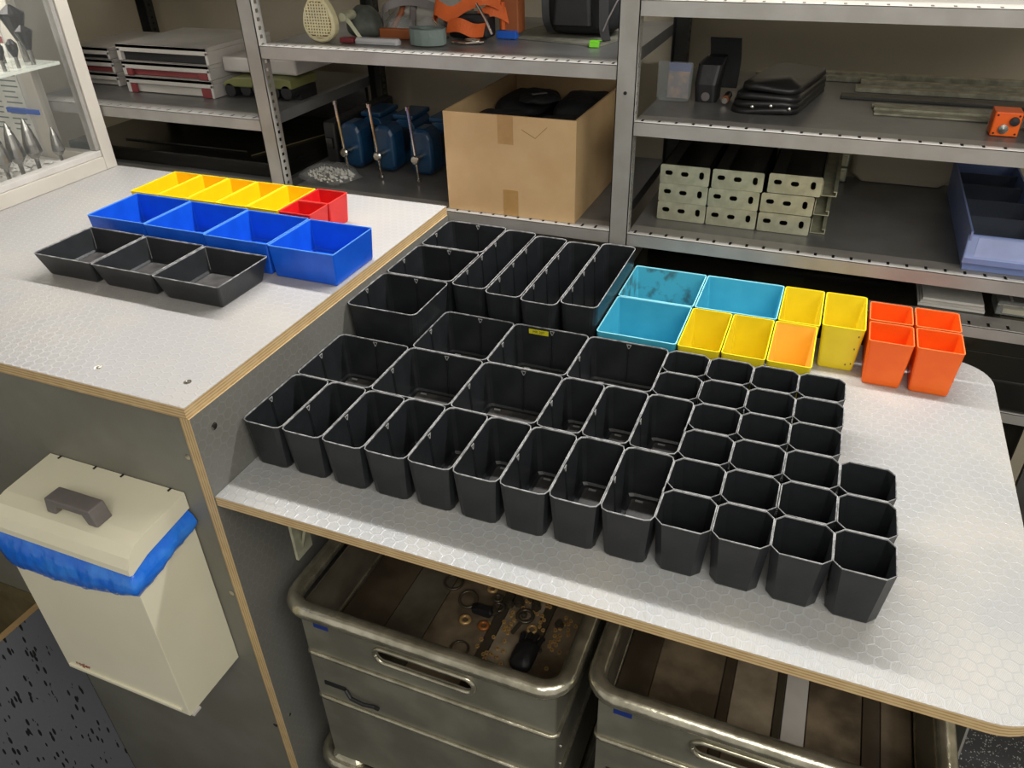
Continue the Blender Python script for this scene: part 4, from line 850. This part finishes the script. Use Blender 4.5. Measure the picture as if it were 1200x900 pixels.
# liner: film skirt over the rim
mb = MB(); rings = []
path = []
for k in range(20): path.append((xr, yk - .002 - (yk - yf - .002) * k / 20, 1, 0))
for k in range(44): path.append((xr - (xr - xl) * k / 44, yf, 0, -1))
for k in range(21): path.append((xl, yf + (yk - yf - .002) * k / 20, -1, 0))
def zbot(i):
    if i < 20: return .826 - .032 * i / 20
    if i < 64: f = (i - 20) / 44; return .794 - .042 * f - .016 * math.sin(math.pi * f)
    return .752 + .03 * (i - 64) / 20
levels = [(-.004, 0, None), (.002, .06, None), (.008, .25, None), (.013, .55, None), (.010, .8, None), (.003, .97, None), (.0012, 1, None)]
for li_, (off, f, _) in enumerate(levels):
    ring = []
    for i, (x, y, nx, ny) in enumerate(path):
        sd = max(0, 1 - i / 20) if i < 20 else max(0, (i - 63) / 21)
        zt = (.850 if li_ == 0 else .8445) + .026 * sd; zz = zt + (zbot(i) - zt) * f
        fr_ = math.sin(math.pi * min(1, max(0, i / 84)))
        o_ = off * (1.0 if li_ > 1 else 1) + (.0011 * math.sin(i * 1.7 + li_ * 1.1) + .0016 * math.sin(i * .55 - li_ * 1.4)) * (1 if 0 < li_ < 6 else 0)
        if li_ == 6: o_ = max(o_, .0012)
        if li_ == 0: o_ = -.004
        if li_ == 1: o_ = .0005 if ny else -.001
        if li_ > 1: o_ = max(o_, .0012)
        cxn, cyn = nx, ny
        if 16 <= i <= 24: q = (i - 16) / 8; cxn, cyn = math.cos(q * math.pi / 2), -math.sin(q * math.pi / 2)
        if 60 <= i <= 68: q = (i - 60) / 8; cxn, cyn = -math.sin(q * math.pi / 2), -math.cos(q * math.pi / 2)
        ring.append((x + cxn * o_, min(y + cyn * o_, yk - .001), zz))
    rings.append(ring)
mb.loft(rings, False, False, closed=False); lo_ = mb.build('bin_liner', BAG, wb_, smooth=True); lo_['label'] = 'crinkled blue plastic liner'
text('lettering', 'rogler', .0165, REDINK, wb_, (xl + .052 + 1.125, yf - .0008 - .7, .030), (math.pi / 2, 0, 0))

# ------------------------------------------------------------------ aluminium crates under the worktop
def crate(x0, x1, y0, y1, zr, lab, boards, tape, dz=0):
    o = thing('aluminium_crate', lab, 'crate', ((x0 + x1) / 2, (y0 + y1) / 2, 0), 0, 'aluminium crates under the worktop')
    r = .018; bx0, bx1, by0, by1 = x0 + (.048 if x0 < -.5 else .032), x1 - .028, y0 + .018, y1 - .018
    ring = []
    for p in rr((x0 + x1) / 2, (y0 + y1) / 2, x1 - x0 - 2 * r, y1 - y0 - 2 * r, zr - r, .045, 5): ring.append(p)
    mb = MB(); mb.tube(ring, r, 12, closed=True); rim = mb.build('rim_tube', ALU_T, o, smooth=True)
    # front wall with the cut-out grip
    W = bx1 - bx0; H = zr - r - .10; cx = (bx0 + bx1) / 2
    outer = [(-W / 2, 0), (W / 2, 0), (W / 2, H), (-W / 2, H)]
    gx = -W / 2 + W * .505; gz = zr - .078 - .10
    vs, fs = plate(outer, [oval(gx, gz, .205, .030, 8)], .0025)
    mb = MB(); mb.add([(cx + v[0], by0 + v[2], .10 + v[1]) for v in vs], fs); wall = mb.build('front_wall', ALU, o)
    mb = MB(); mb.tube([(cx + p[0], by0 - .003, .10 + p[1]) for p in oval(gx, gz, .216, .041, 8)], .0055, 8, closed=True); mb.build('grip_frame', ALU_T, wall, smooth=True)
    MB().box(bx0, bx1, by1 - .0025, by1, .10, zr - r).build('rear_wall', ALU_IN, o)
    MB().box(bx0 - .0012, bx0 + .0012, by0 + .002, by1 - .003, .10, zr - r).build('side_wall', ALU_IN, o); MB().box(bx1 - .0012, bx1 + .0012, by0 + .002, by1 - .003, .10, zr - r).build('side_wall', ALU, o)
    for z in (.474, .326):
        rg = rr((bx0 + bx1) / 2, (by0 + by1) / 2, bx1 - bx0 + .004, by1 - by0 + .004, z, .012, 3)
        mb = MB(); mb.tube(rg, .0065, 8, closed=True); mb.build('bead', ALU_T, o, smooth=True)
    MB().box(bx0 + .004, bx1 - .004, by0 + .003, by1 - .003, .102, .115).build('base', ALU, o, bevel=.004)
    for sx in (bx0 + .040, bx1 - .040):
        mb = MB(); mb.loft([rr(sx, by0 + .030, .084, .066, zr - .004, .02, 4), rr(sx, by0 + .030, .088, .070, zr + .004, .022, 4), rr(sx, by0 + .030, .066, .050, zr + .013, .02, 4)]) if dz else None
        if dz: mb.build('stacking_corner', ALU_T, o, bevel=.002)
    mb = MB()
    for k in range(9): mb.lathe([(.0035, 0), (.003, -.0018), (.0004, -.0022)], (bx0 + .03 + (W - .06) * k / 8, by0 - .0012, zr - .043), 1, 8)
    for z in (.40, .34, .24, .18): mb.lathe([(.0035, 0), (.003, .0018), (.0004, .0022)], (bx1 + .0013, by0 + .03, z), 0, 8)
    mb.build('rivets', CHROME, o)
    mb = MB(); mb.box(bx0 + .022, bx0 + .075, by0 - .0045, by0 - .0018, .376, .387); mb.build('latch_plate', BLACKR, o)
    mb = MB(); mb.tube([(bx0 + .075, by0 - .004, .380), (bx0 + .09, by0 - .011, .369), (bx0 + .12, by0 - .012, .365), (bx0 + .145, by0 - .009, .366), (bx0 + .150, by0 - .004, .354)], .0045, 8); mb.build('latch_strap', BLACKR, o)
    mb = MB(); mb.box(bx0 + .028, bx0 + .062, by0 - .0024, by0 - .0014, zr - .060, zr - .042); tp = mb.build('blue_tape', BLUET, o); 
    zf_ = .465
    MB().box(bx0 + .003, bx1 - .003, by0 + .004, by1 - .004, zf_ - .02, zf_ - .006).build('inner_floor', ALU_IN, o)
    for (fa, fb, m_, dz_) in boards: MB().box(bx0 + .004 + (W - .008) * fa, bx0 + .004 + (W - .008) * fb - .002, by0 + .006, by1 - .006, zf_ - .0055, zf_ + dz_).build('board', m_, o, bevel=.001)
    o.location.z += dz
    return o
crate(-.864, -.243, .784, 1.43, .622, 'dented aluminium crate with nuts and rings inside, left one under the worktop', ((0, .20, DARKBR, 0), (.20, .37, ALU_IN, 0), (.37, .60, DIRT, .0), (.60, .64, OILY, 0), (.64, .78, DIRT2, 0), (.78, .82, OILY, 0), (.82, 1, DIRT, 0)), True)
crate(-.232, .378, .815, 1.47, .622, 'dented aluminium crate with stained boards inside, right one under the worktop', ((0, .12, DARKBR, .001), (.12, .36, DIRT, 0), (.36, .40, DARKBR, .002), (.40, .55, DIRT2, 0), (.55, .58, OILY, .001), (.58, .66, WHITE, 0) , (.66, .84, DIRT, 0), (.84, .90, DARKBR, .002), (.90, 1, DIRT, 0)), False)

crate(-.876, -.236, .780, 1.43, .622, 'dented aluminium crate underneath the left one that holds the nuts', (), True, dz=-.5365)
crate(-.228, .386, .811, 1.47, .622, 'dented aluminium crate underneath the right one with stained boards', (), True, dz=-.5365)
QF = .98535
NUTS = [(-0.472, 1.035), (-0.464, 1.025), (-0.455, 1.021), (-0.454, 1.01), (-0.464, 1.016), (-0.464, 1.057), (-0.453, 1.047), (-0.456, 1.035), (-0.502, 1.019), (-0.478, 0.989), (-0.5, 0.974), (-0.452, 0.988), (-0.459, 0.965), (-0.444, 0.963), (-0.481, 0.941), (-0.476, 0.947), (-0.465, 0.947), (-0.474, 0.931), (-0.451, 0.944), (-0.453, 0.925), (-0.437, 0.932), (-0.501, 0.955), (-0.399, 1.08), (-0.392, 1.071), (-0.397, 1.062), (-0.395, 1.051), (-0.384, 1.044), (-0.392, 1.009), (-0.388, 1.022), (-0.438, 1.108), (-0.447, 1.107), (-0.447, 1.086), (-0.438, 1.086), (-0.421, 1.082), (-0.411, 1.081), (-0.355, 1.039), (-0.345, 1.044), (-0.345, 1.033), (-0.351, 1.025), (-0.345, 1.018), (-0.358, 1.02), (-0.357, 1.009), (-0.349, 1.003), (-0.329, 1.052), (-0.333, 1.064), (-0.351, 1.062), (-0.359, 1.054), (-0.347, 1.076), (-0.338, 1.08), (-0.335, 1.09), (-0.348, 1.094), (-0.321, 1.08), (-0.332, 1.002), (-0.314, 1.009), (-0.344, 0.955), (-0.464, 1.066), (-0.399, 1.111), (-0.391, 1.11)]
mb = MB(); hexr = lambda r, z: [(r * math.cos(math.pi / 3 * k), r * math.sin(math.pi / 3 * k), z) for k in range(6)]
mb.loft([hexr(.0048, 0), hexr(.0048, .0035), hexr(.0024, .0035), hexr(.0024, .0), hexr(.0048, 0)], False, False)
nut0 = mb.build('brass_nut', BRASS); tag(nut0, 'tiny brass nut lying loose on the boards in the left aluminium crate', 'nut', 'loose brass nuts in the left crate')
for k, (x, y) in enumerate(NUTS):
    o = nut0 if k == 0 else nut0.copy()
    if k: COL.objects.link(o)
    o.location = (x * QF, y * QF, .4653); o.rotation_euler = (0, 0, random.uniform(0, 1))
def ring(x, y, R, r, lab, m=OILY, tilt=0, name='metal_ring', z=.4655):
    mb = MB(); mb.tube([(R * math.cos(a), R * math.sin(a), 0) for a in [2 * math.pi * k / 24 for k in range(24)]], r, 8, closed=True)
    o = mb.build(name, m, None, smooth=True); o.location = (x * QF, y * QF, z + r + R * math.sin(tilt)); o.rotation_euler = (tilt, 0, 0); tag(o, lab, 'ring', 'metal rings in the left crate'); return o
ring(-.625, 1.098, .021, .003, 'thin oily steel ring, farthest left in the crate'); ring(-.57, 1.06, .020, .003, 'oily steel ring leaning in the crate, left of the clamp', OILY, .25)
ring(-.554, 1.008, .010, .004, 'thick small brass ring left of the orange-brown one', BRASS); ring(-.509, 1.007, .009, .0045, 'thick orange-brown washer in the crate', mat('rusty', (176, 110, 54), .5, .4)); ring(-.532, 1.111, .009, .004, 'small brass ring nearest the worktop edge', BRASS)
ring(-.51, 1.09, .009, .0035, 'small dark ring behind the clamp'); ring(-.498, 1.067, .011, .0035, 'dark ring right of the clamp'); ring(-.533, .935, .019, .0025, 'dark ring near the crate rim at the front'); ring(-.377, .99, .007, .003, 'small dark ring right of the black glove'); ring(-.407, 1.037, .009, .003, 'brass ring right of the eye bolt', BRASS)
eb = thing('eye_bolt', 'oily steel eye bolt with a threaded shank in the left crate', 'bolt', (-.433 * QF, 1.064 * QF, .4655))
mb = MB(); mb.tube([(.017 * math.cos(a), .017 * math.sin(a), .0045) for a in [2 * math.pi * k / 24 for k in range(24)]], .0042, 8, closed=True); mb.build('eye', OILY, eb, smooth=True, world=False)
MB().tube([(-.003, -.021, .0045), (-.010, -.052, .0045)], .0042, 10).build('shank', OILY, eb, world=False); MB().lathe([(.007, 0), (.007, .006), (.002, .008)], (-.004, .003, .0), 2, 12).build('centre_nut', OILY, eb, world=False)
cp = thing('hose_clamp', 'black oily clamp lump between the rings in the left crate', 'clamp', (-.528 * QF, 1.043 * QF, .4655)); mb = MB(); mb.loft([rr(0, 0, .045, .020, .0002, .006, 3), rr(0, .002, .050, .022, .010, .007, 3), rr(.004, 0, .03, .014, .018, .005, 3)]); mb.build('clamp_body', BLACKR, cp, jitter=.001, world=False)
gl = thing('black_glove', 'black rubber glove crumpled among the nuts in the left crate', 'glove', (-.397 * QF, .963 * QF, .4655)); mb = MB(); mb.loft([rr(0, 0, .048, .072, .0003, .02, 4), rr(0, 0, .054, .078, .010, .022, 4), rr(0, .004, .040, .058, .022, .018, 4), rr(.002, .006, .018, .03, .027, .008, 4)]); mb.build('palm', BLACKR, gl, jitter=.0015, sub=1, smooth=True, world=False)
for k in range(4): MB().tube([(-.018 + .012 * k, .030, .008), (-.022 + .014 * k, .050, .007), (-.020 + .014 * k, .062 - .004 * abs(k - 1.5), .005)], .0055, 8).build('finger', BLACKR, gl, world=False)
for k, (a, b) in enumerate((((-.385, .935), (-.400, .917)), ((-.380, .928), (-.395, .912)))):
    mb = MB(); mb.tube([(a[0] * QF, a[1] * QF, .494), (b[0] * QF, b[1] * QF, .490)], .0014, 6); o = mb.build('steel_pin', CHROME); o.location.z = -.0235; tag(o, 'thin bright steel pin by the black glove, %s one' % ['left', 'right'][k], 'pin', 'steel pins')
for k, (x, y, s_) in enumerate(((-.46, 1.095, .012), (-.478, 1.083, .010), (-.42, 1.098, .012), (-.437, 1.118, .012), (-.355, 1.068, .010), (-.50, 1.05, .009))):
    o = thing('hex_fitting', 'dark oily threaded fitting among the nuts, %s' % ['left of the far pair', 'beside the small dark ring', 'right of the far pair', 'closest to the worktop edge', 'in the right cluster', 'near the clamp'][k], 'fitting', (x * QF, y * QF, .4655), random.uniform(0, 3), 'dark fittings in the left crate')
    MB().loft([hexr(s_, .0002), hexr(s_, s_ * .8)]).build('hex', OILY, o, world=False); MB().lathe([(s_ * .6, s_ * .82), (s_ * .6, s_ * 1.5), (s_ * .3, s_ * 1.5)], (0, 0, 0), 2, 12).build('thread', OILY, o, world=False)

# ------------------------------------------------------------------ bring everything to true size, floor at z = 0
for o in list(COL.objects):
    if o.parent is None and o.type in ('MESH', 'EMPTY'):
        l = o.location.copy(); o.location = (l.x * K, l.y * K, (l.z + LIFT) * K); o.scale = (K, K, K)
